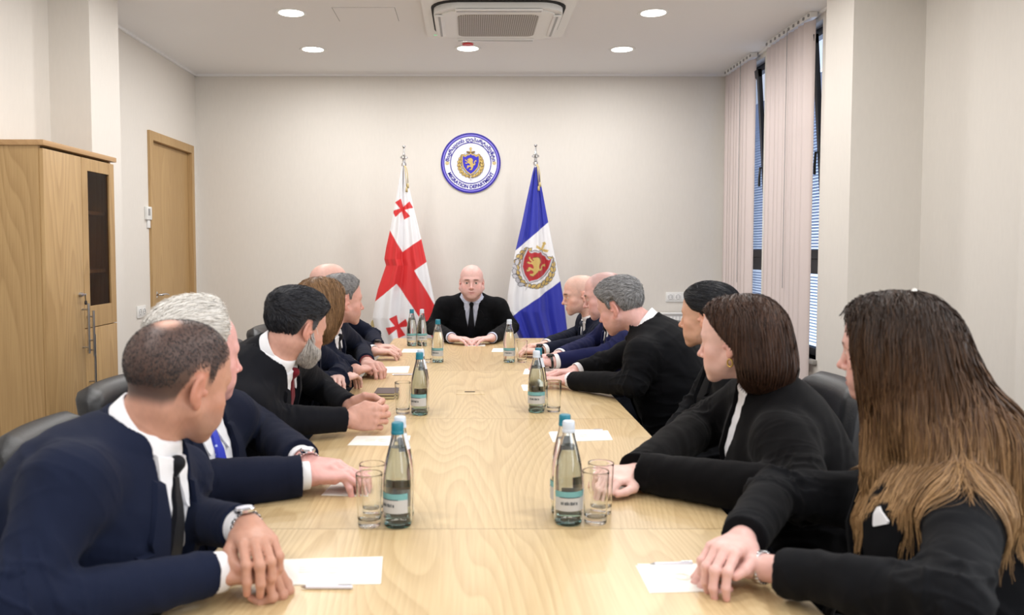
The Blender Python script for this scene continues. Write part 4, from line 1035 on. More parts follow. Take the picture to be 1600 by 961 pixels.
# ------------------------------------------------------------------ a seated person
def person(sp):
    g = sp['head']; fem = g.get('fem', 0); hs = g.get('s', 1.0)
    Hc = np.array(sp['hc'], float); H = head_frame(Hc, sp['yaw'], sp.get('pitch', 8), sp.get('roll', 0), hs)
    ty = math.radians(sp['tyaw']); fwd = np.array([math.cos(ty), math.sin(ty), 0])
    N = np.array(sp['neck'], float) if 'neck' in sp else Hc + np.array([0, 0, -.122 * hs]) - fwd * .045 - H.d((0, .02, 0))
    Pv = np.array(sp['pelvis'], float); up = N - Pv; Ln = np.linalg.norm(up); prof = FEMALE if fem else MALE; Lt = prof[-1][0] - .02
    sl = Ln / Lt; Tf = Fr(Pv, fwd, up); sx, sy = sp.get('bw', 1.0), sp.get('bd', 1.0)
    zs = (.412 if fem else .442) * sl; xs = (.150 if fem else .178) * sx
    root_loc = (Pv[0], Pv[1], 0)
    vx = sp.get('vox', 1.0) * VS
    pj = M[sp['jacket']]; outer = (sp.get('sleeve', 1.0))
    sides = {'R': 1, 'L': -1}; arms = {}
    for k_, q in sides.items():
        a = sp['arm' + k_]; S_ = Tf((q * xs, a.get('sf', .02), zs + a.get('sz', 0))); Wp = np.array(a['w'], float)
        if 'e' in a: E = np.array(a['e'], float)
        else:
            pole = Tf.d((q * .75, -.15, 0)) + np.array([0, 0, -.55]); E = ik(S_, Wp, .29 * (.93 if fem else 1), .25 * (.93 if fem else 1), pole)
            E[2] = max(E[2], .805)
        arms[k_] = (S_, E, Wp, a)
    # --- body: one continuous skin surface
    B_ = Sdf(); add_head(B_, H, g)
    nk = (.047 if fem else .058) * g.get('neck', 1.0)
    nb = Tf((0, -.01, (.50 if fem else .52) * sl)); B_.u(p_cap(H((0, -.028, -.045)), nb, nk * hs, nk * 1.05), .022)
    if not fem and g.get('fat', 0) > .009: B_.u(p_cap(H((0, -.055, -.035)), nb, nk * .85, nk * 1.0), .03)
    B_.u(p_torso(Tf, prof, sx * .86, sy * .86, -.012, sl), .03)
    tips = []
    for k_, q in sides.items():
        S_, E, Wp, a = arms[k_]; ws = (.024 if fem else .028)
        B_.u(p_cap(S_, E, .042, .034), .03); B_.u(p_cap(E, Wp, .034, ws), .01)
        hd = np.array(a.get('hd', Wp - E), float); pn = np.array(a.get('pn', (0, 0, -1)), float); pn = nrm(pn); 
        hs_ = a.get('hs', .93 if fem else 1.04)
        t_, _ = add_hand(B_, Wp, nrm(hd), pn, -q, hs_, a.get('pose', 'rest'), a.get('spread', 1.0)); tips += t_
    lo = np.min([Hc - .16, Pv - .02] + [x - .14 for x in [arms['R'][2], arms['L'][2], arms['R'][1], arms['L'][1]]] + [arms['R'][0] - .1, arms['L'][0] - .1], 0)
    hi = np.max([Hc + .16] + [x + .14 for x in [arms['R'][2], arms['L'][2], arms['R'][1], arms['L'][1]]] + [arms['R'][0] + .1, arms['L'][0] + .1], 0)
    lo[2] = min(lo[2], Pv[2] - .1)
    V, Q = polygonize(B_, lo, hi, .0034 * vx)
    # skin tones from the person's own colouring
    q = H.inv(V); base = np.array(lin(sp['skin'])); C = np.tile(base, (len(V), 1))
    def mixc(mask, rgb): 
        nonlocal C
        C = C * (1 - mask[:, None]) + np.array(lin(rgb)) * mask[:, None]
    hd_ = (np.linalg.norm(q, axis=1) < .17)
    rd = np.array(sp['skin']) * np.array((1.0, .80, .76))
    C *= (1 + .05 * snoise(V, 30, 3))[:, None]
    mixc(hd_ * .45 * np.exp(-(((np.abs(q[:, 0]) - .045) / .022) ** 2 + ((q[:, 1] - .062) / .04) ** 2 + ((q[:, 2] + .03) / .022) ** 2)), rd)
    mixc(hd_ * .5 * np.exp(-((q[:, 0] / .016) ** 2 + ((q[:, 1] - .112) / .016) ** 2 + ((q[:, 2] + .034) / .013) ** 2)), rd)
    mixc(hd_ * .4 * (np.abs(q[:, 0]) > .074 * g.get('w', 1)) * (np.abs(q[:, 1] + .012) < .03) * (np.abs(q[:, 2] + .008) < .038), rd)
    lipm = hd_ * np.exp(-((q[:, 0] / .025) ** 4 + ((q[:, 2] + .066) / .0095) ** 4)) * (q[:, 1] > .083)
    mixc(lipm * (.85 if fem else .5), g.get('lip', (176, 100, 96)))
    st = g.get('stubble', 0)
    if st: mixc(hd_ * st * smooth01(-q[:, 2], .028, .05) * smooth01(q[:, 1], -.0, .03) * (1 - lipm) * smooth01(q[:, 2], -.125, -.10), (96, 88, 86))
    sh = g.get('shadow', 0)     # cropped hair seen through on the scalp
    if sh:
        mk = hair_mask(q, dict(g, bald=g.get('sbald', g.get('bald')), recede=g.get('srecede', g.get('recede', 0)))); mixc(hd_ * sh * smooth01(mk, -.003, g.get('sfade', .026)), g.get('shadowc', (52, 46, 46)))
    br = g.get('brow', (50, 38, 32))
    bm_ = hd_ * smooth01(q[:, 1], .05, .06) * np.exp(-(((np.abs(q[:, 0]) - .030) / .0175) ** 4 + ((q[:, 2] - (.0222 - .06 * (np.abs(q[:, 0]) - .028) ** 1)) / (.0036 if fem else .0048)) ** 4)); mixc(bm_ * .9, br)
    ll = hd_ * np.exp(-(((np.abs(q[:, 0]) - .031) / .0125) ** 4 + ((q[:, 2] - .0058) / .0018) ** 2)) * (q[:, 1] > .07); mixc(ll * .75, (60, 44, 40))
    for tp, dv, r in tips: mixc(np.exp(-(np.linalg.norm(V - tp, axis=1) / (r * 1.1)) ** 4) * .35, rd)
    me_o = link_mesh('person', V, Q, M['skin'], None, True, C, loc=root_loc)
    tag(me_o, sp['label'], 'person')
    root = me_o; root['_w'] = list(root_loc)
    # eyes
    for qd in (-1, 1):
        bm = bmesh.new(); bmesh.ops.create_uvsphere(bm, u_segments=20, v_segments=16, radius=.0128 * hs)
        c = H((qd * .0312, .0745, .0005)); vs = np.array([v.co for v in bm.verts]); gz = np.array(g.get('gaze', (0, 1, 0)), float); gz = nrm(gz)
        Cc = np.tile(np.array(lin((225, 220, 216))), (len(vs), 1)); a = (vs / np.linalg.norm(vs, axis=1)[:, None]) @ H.d(gz)
        Cc[a > .855] = lin(g.get('iris', (70, 52, 40))); Cc[a > .965] = lin((12, 10, 10))
        Fc = [[v.index for v in fa.verts] for fa in bm.faces]; bm.free(); link_mesh('eye', vs + c, Fc, M['eye'], root, True, Cc)
    # --- clothes
    vz = .0055 * vx
    J = Sdf(); J.u(p_torso(Tf, prof, sx, sy, .012, sl, sp.get('belly', 0)), .02)
    JT = Sdf(); JT.ops = list(J.ops)
    nkb = Tf((0, -.012, .505 * sl if not fem else .48 * sl))
    for k_, q_ in sides.items():
        S_, E, Wp, a = arms[k_]; S2 = S_ + Tf.d((q_ * .006, 0, -.004))
        J.u(p_cap(Tf((q_ * .075, -.018, (.462 if fem else .476) * sl)), S2, .052 * (1 if not fem else .85), .064 * (1 if not fem else .85)), .04)
        JT.ops.append(J.ops[-1]); J.u(p_cap(S2, E, .066 * outer * (.9 if fem else 1), .052 * outer * (.93 if fem else 1)), .045)
        cuff = a.get('cuff', .022); dn = nrm(Wp - E); ce = Wp - dn * cuff
        J.u(p_cap(E, ce, .052 * outer * (.93 if fem else 1), .041 * outer * (.95 if fem else 1), flat=.0), .022)
    fds = [fold_disp(*arms[k_][:3], .0062 * sp.get('folds', 1), i * 7 + sp.get('seed', 1)) for i, k_ in enumerate(('R', 'L'))]
    sd = sp.get('seed', 1)
    def jd(P): 
        o = sum(fd(P) for fd in fds) * .8 + .0016 * snoise(P, 7, sd)
        qq = Tf.inv(P); w_ = np.exp(-((qq[:, 2] - .18) / .14) ** 2) ; o += w_ * .006 * (np.minimum(np.abs(snoise(P * np.array((1, 1, 2.2)), 2.6, sd + 9)) * 2, .9) - .5); return o
    J.disp = jd; J.maxdisp = .009
    style = sp.get('style', 'suit')
    zv, vw = sp.get('vee', (.17, .060)); ztop = (.56 if not fem else .53) * sl; zn = (.47 if not fem else .44) * sl
    jk = Sdf(); jk.ops = list(JT.ops); jk.disp = J.disp; jk.maxdisp = J.maxdisp
    def vcut(P):
        q = Tf.inv(P); w_ = np.interp(q[:, 2], [zv * sl, zv * sl + .05, zn, ztop + .05], [-.002, vw * .40, vw, vw * 1.3]); d = np.abs(q[:, 0]) - w_
        d = np.maximum(d, -(q[:, 1] - .01)); return np.maximum(d, zv * sl - q[:, 2]) * .85
    jk.cut((vcut, Tf((0, .1, .35)), .4), .004)
    def ncut(P):       # neck hole
        q = Tf.inv(P); z0 = (.470 if not fem else .445) * sl; rn = nk * 1.12 + .004
        d = np.sqrt(q[:, 0] ** 2 + (q[:, 1] + .008) ** 2) - rn - .012 - .03 * (q[:, 2] - z0) * 6 * .3; return np.maximum(d, z0 - q[:, 2] - .6 * (q[:, 1] * 0))
    jk.cut((ncut, Tf((0, 0, .52 * sl)), .15), .004)
    jk.ops += [o for o in J.ops if not any(o is q for q in JT.ops)]
    allp = [arms[k_][i] for k_ in 'RL' for i in range(3)] + [Tf((0, 0, -.12 * sl)), N]
    lo = np.min(allp, 0) - .25; hi = np.max(allp, 0) + .17
    V, Q = polygonize(jk, lo, hi, vz)
    jo = link_mesh('suit_jacket' if not fem else 'jacket', V, Q, pj, root, True)
    # jacket collar band and lapels
    def band(z0f, z1f, z0b, z1b, r0, r1, th, nm, mt, gap=0, par=None, n=44, cy=-.010, ell=1.0):
        """collar strip round the neck, front (f) and back (b) heights in the torso frame, gap = half opening angle at the front"""
        th0 = np.linspace(gap, 2 * PI - gap, n); Vv = []; 
        for t in th0:
            wf = .5 + .5 * math.cos(t); x = math.sin(t); y = math.cos(t)
            za = z0b + (z0f - z0b) * wf; zb = z1b + (z1f - z1b) * wf
            for (rr, zz) in ((r0, za), ((r0 + r1) / 2, (za + zb) / 2), (r1, zb), (r1 + th, zb), ((r0 + r1) / 2 + th * 1.3, (za + zb) / 2), (r0 + th, za)):
                Vv.append(Tf((x * rr, y * rr * ell + cy + .012 * (zz - z0b) * 6 * 1.0, zz)))
        Fq = []
        for i in range(n - 1):
            for j in range(6): Fq.append((i * 6 + j, i * 6 + (j + 1) % 6, (i + 1) * 6 + (j + 1) % 6, (i + 1) * 6 + j))
        Fq.append(tuple(range(5, -1, -1))); Fq.append(tuple((n - 1) * 6 + j for j in range(6)))
        bm = bmesh.new(); vs = [bm.verts.new(v) for v in Vv]
        for q in Fq: bm.faces.new([vs[i] for i in q])
        bmesh.ops.recalc_face_normals(bm, faces=bm.faces); return bm_obj(nm, bm, mt, par or root, smooth=True, angle=60)
    zc_ = .503 * sl if not fem else .466 * sl
    if style in ('suit', 'open', 'blouse', 'top'):
        band(zc_ - .03, zc_ - .015, zc_ - .022, zc_ + .048, nk * 1.12 + .036, nk * 1.05 + .018, .006, 'jacket_collar', pj, gap=math.radians(48), par=jo)
        lwm = sp.get('lapel', 1.0)
        for q_ in ((-1, 1) if lwm > .01 else ()):
            z = lambda t: zv * sl + (zn - zv * sl) * t
            wi = lambda t: np.interp(t, [0, .17, 1, 1.2], [0, vw * .40, vw, vw * 1.05])
            rows = [(z(0), 0, .006), (z(.2), wi(.2), wi(.2) + .030 * lwm), (z(.5), wi(.5), wi(.5) + .058 * lwm), (z(.74), wi(.74), wi(.74) + .078 * lwm), (z(.77), wi(.77), wi(.77) + .046 * lwm), (z(.80), wi(.80), wi(.8) + .052 * lwm), (z(.90), wi(.9), wi(.9) + .044 * lwm), (z(1.04), wi(1.04) * .98, wi(1.04) + .022)]
            panel('lapel', JT, Tf, [(r[0], q_ * (r[1] - .001), q_ * r[2]) for r in rows], pj, jo, .004, .006)
    # shirt
    SH = Sdf(); SH.u(p_torso(Tf, prof, sx, sy, -.002, sl, sp.get('belly', 0)), .02)
    SH.u(p_cap(Tf((0, -.012, (.46 if not fem else .43) * sl)), Tf((0, -.010, (.500 if not fem else .455) * sl)), nk * 1.2 + .012, nk * 1.06), .02)
    SH.disp = lambda P: .0015 * snoise(P, 16, 5); SH.maxdisp = .003
    ms = M[sp.get('shirt', 'shirt')]
    shs = Sdf(); shs.ops = list(SH.ops); shs.disp = SH.disp; shs.maxdisp = .003
    if style in ('top', 'blouse', 'open'):
        def oc(P):
            q = Tf.inv(P); z0 = sp.get('open_z', .36) * sl; w_ = np.interp(q[:, 2], [z0, z0 + .10], [0, .045]); return np.maximum(np.maximum(np.abs(q[:, 0]) - w_, -(q[:, 1] - .01)), z0 - q[:, 2]) * .8
        shs.cut((oc, Tf((0, .08, .42)), .2), .003)
    V, Q = polygonize(shs, Tf.o + np.min([Tf.d((x_, y_, z_)) for x_ in (-.26, .26) for y_ in (-.24, .24) for z_ in (-.1, .60)], 0), Tf.o + np.max([Tf.d((x_, y_, z_)) for x_ in (-.26, .26) for y_ in (-.24, .24) for z_ in (-.1, .60)], 0), .006 * vx)
    so = link_mesh('shirt' if not fem else 'blouse', V, Q, ms, root, True)
    if style == 'suit':
        band(zc_ - .012, zc_ + .020, zc_ + .014, zc_ + .078, nk * 1.12 + .014, nk * 1.02 + .006, .0035, 'shirt_collar', ms, gap=math.radians(9), par=so)
        for q_ in ((-1, 1) if lwm > .01 else ()):
            t0 = zc_ + .012
            panel('collar_point', SH, Tf, [(t0 + .004, q_ * .006, q_ * .062), (t0 - .015, q_ * .010, q_ * .060), (t0 - .038, q_ * .020, q_ * .056), (t0 - .062, q_ * .034, q_ * .050), (t0 - .072, q_ * .043, q_ * .046)], ms, so, .006, .003, 5, 4)
        if sp.get('tie'):
            mt = M[sp['tie']]; t0 = zc_ + .006
            to = panel('tie', SH, Tf, [(t0 - .020, -.010, .010), (t0 - .06, -.015, .015), (t0 - .16, -.026, .026), (t0 - .30, -.036, .036), (max(.02, zv * sl - .04), -.037, .037)], mt, root, .006, .005, 9)
            S0 = Sdf(); kz = t0 - .008
            P0 = np.array([Tf((0, .34, kz))]); 
            for _ in range(40): P0 = P0 + (SH(P0) - .004)[:, None] * Tf.d((0, -1, 0)) * .85
            S0.u(p_cap(P0[0] + Tf.d((0, 0, .010)), P0[0] + Tf.d((0, .002, -.016)), .0165, .0105), 0)
            V, Q = polygonize(S0, P0[0] - .045, P0[0] + .045, .003); link_mesh('tie_knot', V, Q, mt, to, True)
    if style == 'blouse':
        band(zc_ + .000, zc_ + .024, zc_ + .018, zc_ + .056, nk * 1.2 + .014, nk * 1.15 + .010, .003, 'blouse_collar', ms, gap=math.radians(22), par=so)
        for q_ in (-1, 1):
            t0 = zc_ + .010
            panel('collar_point', JT, Tf, [(t0 + .012, q_ * .018, q_ * .060), (t0 - .02, q_ * .014, q_ * .066), (t0 - .045, q_ * .022, q_ * .060), (t0 - .075, q_ * .038, q_ * .050)], ms, so, .004, .003, 6, 4)
    # shirt cuffs
    for k_, q_ in sides.items():
        S_, E, Wp, a = arms[k_]; dn = nrm(Wp - E)
        if a.get('cuffs', not fem):
            r0 = .0355 if not fem else .031; bm = bmesh.new(); zq = Vector(tuple(dn)).to_track_quat('Z', 'Y').to_matrix(); e0 = -a.get('cuff', .022)
            add_lathe(bm, [(r0 * .9, e0 - .03), (r0, e0 - .03), (r0, e0 + .014), (r0 - .001, e0 + .022), (r0 - .004, e0 + .022), (r0 - .006, e0 + .005), (r0 * .6, e0 - .0)], tuple(Wp), 36, zq, True)
            bmesh.ops.recalc_face_normals(bm, faces=bm.faces); bm_obj('shirt_cuff', bm, ms, root, smooth=True, angle=50)
        if a.get('watch'):
            kind = a['watch']; wp = Wp + dn * a.get('wo', .012); wr = .031 if not fem else .027; zq = Vector(tuple(dn)).to_track_quat('Z', 'Y').to_matrix(); bm = bmesh.new()
            mt = {'steel': M['chrome'], 'black': M['black'], 'red': M['braided'], 'silver': M['chrome']}[kind]
            if kind in ('steel', 'silver'):
                nl = 22
                for i in range(nl):
                    t = 2 * PI * i / nl; R2 = zq @ Matrix.Rotation(t, 3, 'Z'); c0 = np.array(R2 @ Vector((wr, 0, 0))) + wp
                    vs = add_box(bm, (-.0028, -.0038, -.008), (.0028, .0038, .008), .0012, 1)
                    for v in vs: v.co = R2 @ v.co + Vector(tuple(c0))
            else: add_lathe(bm, [(wr - .001, -.006), (wr + .003, -.006), (wr + .003, .006), (wr - .001, .006)], tuple(wp), 32, zq, True)
            wo = bm_obj('watch' if kind != 'silver' and kind != 'red' else 'bracelet', bm, mt, root, smooth=True, angle=40)
            if kind in ('steel', 'black') :
                upv = nrm(np.array([0, 0, 1.0]) - dn * dn[2]); c0 = wp + upv * (wr + .004); zz = Vector(tuple(upv)).to_track_quat('Z', 'Y').to_matrix()
                lathe('watch_case', [(0, -.004), (.019, -.004), (.020, .001), (.017, .0045), (0, .0045)], tuple(c0), mt, wo, 28, zz)
                lathe('watch_dial', [(0, .0046), (.015, .0046), (.015, .0052), (0, .0052)], tuple(c0), M['black'] if kind == 'black' else M['seal_white'], wo, 24, zz)
    # trousers and shoes
    TR = Sdf(); hipz = Pv[2]
    kn = []
    for q_ in (-1, 1):
        hp = Pv + Tf.R[:, 0] * q_ * .09 + np.array([0, 0, -.01]); kneep = np.array([Pv[0], Pv[1], 0]) + fwd * .42 * sp.get('leg', 1) + np.cross(fwd, (0, 0, 1)) * q_ * .11 + np.array([0, 0, .50])
        ft = kneep + fwd * (-.03) + np.array([0, 0, -.41]); TR.u(p_cap(hp, kneep, .088, .066), .02); TR.u(p_cap(kneep, ft, .062, .050), .02); kn.append(ft)
    TR.u(p_ell(Pv + np.array([0, 0, .0]), (.165 * sx, .165 * sx, .105)), .04)
    V, Q = polygonize(TR, np.array([Pv[0] - .6, Pv[1] - .6, .02]), np.array([Pv[0] + .6, Pv[1] + .6, Pv[2] + .16]), .011)
    link_mesh('trousers', V, Q, M['trouser'], root, True)
    for ft in kn:
        F3 = Sdf(); b0 = np.array([ft[0], ft[1], .045]); F3.u(p_ecap(b0 - fwd * .03, b0 + fwd * .14, .042, .040, (0, 0, 1), .85), .01); F3.u(p_cap(b0, b0 + np.array([0, 0, .055]), .040, .036), .02)
        F3.inter(lambda P: .004 - P[:, 2]); V, Q = polygonize(F3, b0 - .25, b0 + .25, .007); link_mesh('shoe', V, Q, M['shoe'], root, True)
    if 'pocket' in sp: x_, z_ = sp['pocket']; panel('pocket_square', JT, Tf, [(z_ + .030, x_ - .004, x_ + .001), (z_ + .018, x_ - .014, x_ + .006), (z_, x_ - .024, x_ + .010), (z_ - .004, x_ - .022, x_ + .008)], M['shirt'], root, .010, .002, 5, 3)
    if sp.get('earring'):
        q_ = sp['earring']; c = H((q_ * .080, -.010, -.050)); tube('earring', [c + H.d((q_ * .004, .007 * math.cos(t), .010 * math.sin(t))) for t in np.linspace(0, 2 * PI, 17)[:-1]], .0022, M['gold'], root, 8, True)
    if sp.get('hairpin'): c = H(sp['hairpin']); lathe('hair_pearl', [(0, -.006), (.0045, -.0042), (.006, 0), (.0045, .0042), (0, .006)], tuple(c), M['pearl'], root, 16)
    if sp.get('necklace'):
        c0 = Tf((0, .03, .46 * sl)); tube('necklace', [Tf((.062 * math.sin(t), .02 + .055 * math.cos(t), (.485 - .055 * (.5 + .5 * math.cos(t))) * sl)) for t in np.linspace(0, 2 * PI, 33)[:-1]], .0022, M['chrome'], root, 6, True)
    info = dict(root=root, H=H, Tf=Tf, J=J, jk=jk, SH=SH, B=B_, arms=arms, jo=jo, nk=nk, sl=sl)
    hair(sp, info)
    if '_w' in root: del root['_w']
    return info
M['pearl'] = simple('pearl', (225, 222, 218), .15, spec=.7); M['braided'] = simple('dark_red_band', (120, 30, 36), .5)
def vary(rgb, rgb2, amp):
    a, b = np.array(lin(rgb)), np.array(lin(rgb2))
    def fn(P, r): return np.clip((a * (1 - r[:, None]) + b * r[:, None]) * (1 + amp * .6 * (r[:, None] * 7.13 % 1 - .5)), 0, 1)
    return fn
def hair(sp, info):
    g = sp['head']; H = info['H']; hs = H.s; kind = g.get('hair'); root = info['root']; vx = sp.get('vox', 1.0) * VS
    if not kind: return
    sd = sp.get('seed', 1)
    HS = Sdf(); add_head(HS, H, dict(g))
    HS.ops = HS.ops[:3]      # smooth cranium only
    if kind == 'short':
        thk = g.get('thick', .012); top = g.get('top', 1.0)
        A = Sdf(); A.ops = list(HS.ops)
        def dd(P):
            q = H.inv(P); m = hair_mask(q, g); t = smooth01(m, 0, .022); vol = thk * (.55 + .75 * top * smooth01(q[:, 2], .02, .09)) * t
            return -(vol + .0015 * snoise(P, 26, sd) * t) * hs + (1 - smooth01(m, -.006, .003)) * .012
        A.disp = dd; A.maxdisp = .03
        V, Q = polygonize(A, H.o - .17, H.o + .17, .0036 * vx); cf = vary(g['c1'], g['c2'], .4); grey = g.get('temple')
        def cfn(P, r):
            C = cf(P, r)
            if grey is not None:
                q = H.inv(P); m = np.clip(smooth01(-q[:, 2], -.055, -.005) * smooth01(q[:, 1], -.06, .01), 0, 1)[:, None] * .85; C = C * (1 - m) + np.array(lin(grey)) * m
            return C
        ho = link_mesh('hair', V, Q, M['hair'], root, True, cfn(V, .5 + .5 * snoise(V, 40, sd)) * .8)
        n = int(g.get('ns', 2600)); rr = np.random.RandomState(sd); mk = hair_mask(H.inv(V), g) > .001; idx = np.where(mk)[0]
        if len(idx):
            roots = V[rr.choice(idx, n)] + rr.normal(size=(n, 3)) * .002; fl = np.array(g.get('comb', (0, .5, -.3)), float)
            def flow(P):
                q = H.inv(P); side = np.sign(q[:, 0] + 1e-6); low = smooth01(-q[:, 2], -.05, .0)
                d = np.tile(fl, (len(P), 1)); d[:, 2] -= low * .9; d[:, 1] -= low * g.get('back', .35); d[:, 0] += side * .12; return d @ H.R.T + .25 * np.stack([snoise(P, 14, sd + i) for i in range(3)], 1)
            strands('hair_strands', A, roots, flow, 5, g.get('len', .022) / 5, g.get('sw', .0012), M['hair'], ho, cfn, lambda t, o: (.0012 + g.get('lift', .004) * t * o), sd)
    if g.get('beard'):
        HB = Sdf(); add_head(HB, H, dict(g)); rr = np.random.RandomState(sd + 3); n = 26000
        P = H.o + H.R @ np.array((0, .03, -.06)) + nrm2(rr.normal(size=(n, 3))) * .07
        for _ in range(9): P = P - HB(P)[:, None] * HB.grad(P) * .9
        q = H.inv(P); low = np.interp(q[:, 1], [.0, .02, .05, .08, .12], [-.020, -.028, -.046, -.052, -.052]); m = (q[:, 2] < low) & (q[:, 1] > .002) & (q[:, 2] > -.120) & ~((np.abs(q[:, 2] + .066) < .008) & (np.abs(q[:, 0]) < .022) & (q[:, 1] > .08))
        m |= (np.abs(q[:, 0]) > .066) & (np.abs(q[:, 1] - .012) < .012) & (q[:, 2] < .02) & (q[:, 2] > -.05); P = P[m]
        strands('beard', HB, P, lambda P: np.tile(H.d((0, .25, -1.0)), (len(P), 1)), 5, .0075, .0013, M['hair'], root, vary((128, 124, 122), (232, 228, 224), .4), lambda t, o: .001 + .016 * o * t, sd)
    if kind == 'fuzz':
        rr = np.random.RandomState(sd); n = 16000; th = rr.uniform(0, 2 * PI, n); z = rr.uniform(-.75, 1, n); d = np.stack([np.sqrt(1 - z * z) * np.cos(th), np.sqrt(1 - z * z) * np.sin(th), z], 1)
        P = H.o + (d * .12) @ H.R.T
        HB = Sdf(); add_head(HB, H, dict(g))
        for _ in range(9): P = P - HB(P)[:, None] * HB.grad(P) * .9
        m = hair_mask(H.inv(P), g) > .002 + .022 * rr.uniform(0, 1, n) ** 1.5; P = P[m]
        strands('hair', HB, P, lambda P: np.tile(H.d((0, .3, -.8)), (len(P), 1)), 2, .0035, .0011, M['hairdull'], root, vary(g['c1'], g['c2'], .3), lambda t, o: .0006 + .0016 * o * t, sd)
    elif kind == 'beard':
        pass
    elif kind == 'sleek':     # pulled back tight, with a parting and a low knot
        A = Sdf(); A.ops = list(HS.ops); A.u(p_cap(H((0, -.075, -.035)), H((0, -.100, -.055)), .034 * hs, .030 * hs), .02)
        def dd(P):
            q = H.inv(P); zl = np.interp(q[:, 1], [-.13, -.06, -.03, .0, .03, .06, .09], [-.07, -.06, -.035, .015, .025, .055, .09]); m = q[:, 2] - zl
            m = np.where(q[:, 1] < -.075, .02, m); t = smooth01(m, 0, .010); part = .0035 * np.exp(-(q[:, 0] / .0035) ** 2) * (q[:, 2] > .05)
            comb = .0009 * np.sin(q[:, 2] * 900 + q[:, 1] * 300 + 2 * snoise(P, 10, sd)); return -(.009 * t) * hs + part + comb * t + (1 - smooth01(m, -.004, .001)) * .014
        A.disp = dd; A.maxdisp = .03
        V, Q = polygonize(A, H.o - .18, H.o + .17, .003 * vx); cf = vary(g['c1'], g['c2'], .3)
        ho = link_mesh('hair', V, Q, M['hair'], root, True, cf(V, .5 + .5 * snoise(V, 30, sd)))
        rr = np.random.RandomState(sd); q = H.inv(V); zl = np.interp(q[:, 1], [-.13, -.06, -.03, .0, .03, .06, .09], [-.07, -.06, -.035, .015, .025, .055, .09]); idx = np.where(q[:, 2] - zl > .004)[0]; n = 2500; roots = V[rr.choice(idx, n)]
        strands('hair_strands', A, roots, lambda P: np.tile(H.d((0, -1, -.45)), (len(P), 1)) , 8, .006, .0012, M['hair'], ho, cf, lambda t, o: .0008, sd, .04)
    elif kind == 'long':
        A = Sdf(); A.ops = list(HS.ops)
        E = lambda c, r, k=.03: A.u(p_ell(H(c), np.array(r) * hs, H.R), k)
        off = g.get('vol', .012)
        for c, r in g['shape']: E(c, r)
        for a, b, ra, rb in g.get('drape', []): A.u(p_cap(np.array(a), np.array(b), ra, rb), .04)
        fc = g.get('face', .030)
        def dd(P):
            q = H.inv(P); face = smooth01(q[:, 1] - np.interp(q[:, 2], [-.14, -.02, .05, .09, .12], g.get('fl', [.020, .024, .045, .075, .2])), -.004, .004) * (np.linalg.norm(q, axis=1) < .2)
            return -off * hs + face * .045 + .0012 * np.sin(np.arctan2(q[:, 0], q[:, 1] + .02) * 90 + 3 * snoise(P, 5, sd)) * (1 - face)
        A.disp = dd; A.maxdisp = .06
        zmin = g['zmin']
        A.inter(lambda P: (zmin + .004 * np.sin(P[:, 0] * 300) - P[:, 2])) if g.get('cutz') else None
        lo = H.o - .2; hi = H.o + .2
        for a, b, ra, rb in g.get('drape', []): lo = np.minimum(lo, np.array(b) - .12); hi = np.maximum(hi, np.array(b) + .12)
        V, Q = polygonize(A, lo, hi, .0045 * vx); cf = g['colfn']
        ho = link_mesh('hair', V, Q, M['hair'], root, True, cf(V, .3 + .3 * snoise(V, 30, sd)) * .75)
        rr = np.random.RandomState(sd); n = int(g.get('ns', 3500)); q = H.inv(V)
        okm = (q[:, 2] > g.get('rootz', .03)) & (A.disp(V + (H.R[:, 1] * .012)[None, :]) < 0) & (A.disp(V) < 0); idx = np.where(okm)[0]; roots = V[rr.choice(idx, n)]; ptx = g.get('part', 0.0)
        grav = np.array([0, 0, -1.0])
        def flow(P):
            q = H.inv(P); top = smooth01(q[:, 2], .06, .115); sidev = np.sign(q[:, 0] - ptx)[:, None] * H.R[:, 0][None, :]
            return grav + top[:, None] * (sidev * 1.6 - H.R[:, 1][None, :] * g.get('swept', .6)) + .12 * np.stack([snoise(P, 5, sd + i) for i in range(3)], 1)
        wave = g.get('lift', .004)
        AS = Over(A, info['J']) if g.get('free') else A
        strands('hair_strands', AS, roots, flow, g.get('steps', 22), g.get('step', .013), g.get('sw', .0014), M['hair'], ho, cf, lambda t, o: (.001 + wave * o * (.3 + t)), sd, g.get('jit', .06), stop=lambda P, o: (P[:, 2] < zmin + g.get('rag', .012) * o) | (A.disp(P) > .004), free=bool(g.get('free')))
# ------------------------------------------------------------------ the people (the setting of each figure, measured in the room)
ONLY = None
def tw(px, py, z=.79): return T(px, py, z)
def dirv(deg, dz=0): return np.array([math.cos(math.radians(deg)), math.sin(math.radians(deg)), dz])
PEOPLE = {}
# --- left side, nearest first
PEOPLE['L1'] = dict(label='man in navy suit with cropped balding dark hair, nearest on the left', hc=W(278, 597, 1.62), yaw=55, pitch=14, roll=4, tyaw=-5, pelvis=(-.88, 1.50, .54), neck=W(278, 597, 1.62) + np.array([-.055, -.03, -.100]), skin=(188, 140, 120),
    jacket='navy', shirt='shirt', tie='tie_black', vee=(.10, .065), bw=1.16, bd=1.25, belly=.03, seed=3, vox=.85,
    head=dict(s=1.04, jaw=1.06, fat=.006, w=1.02, shadow=.86, shadowc=(40, 37, 39), sbald=((0.01, -.060, .106), .010), sfade=.024, srecede=.01, hair='fuzz', c1=(36, 34, 36), c2=(62, 58, 60), bald=((0.01, -.060, .106), .016), stubble=.25),
    armR=dict(w=tw(346, 893, .80), e=np.array([-.68, 1.20, .83]), hd=dirv(8), pose='fist', cuff=.02), armL=dict(w=tw(388, 826, .850), e=np.array([-.66, 1.76, .80]), hs=.96, hd=dirv(-62, -.30), pose='over', watch='steel', wo=-.008, cuff=.030))
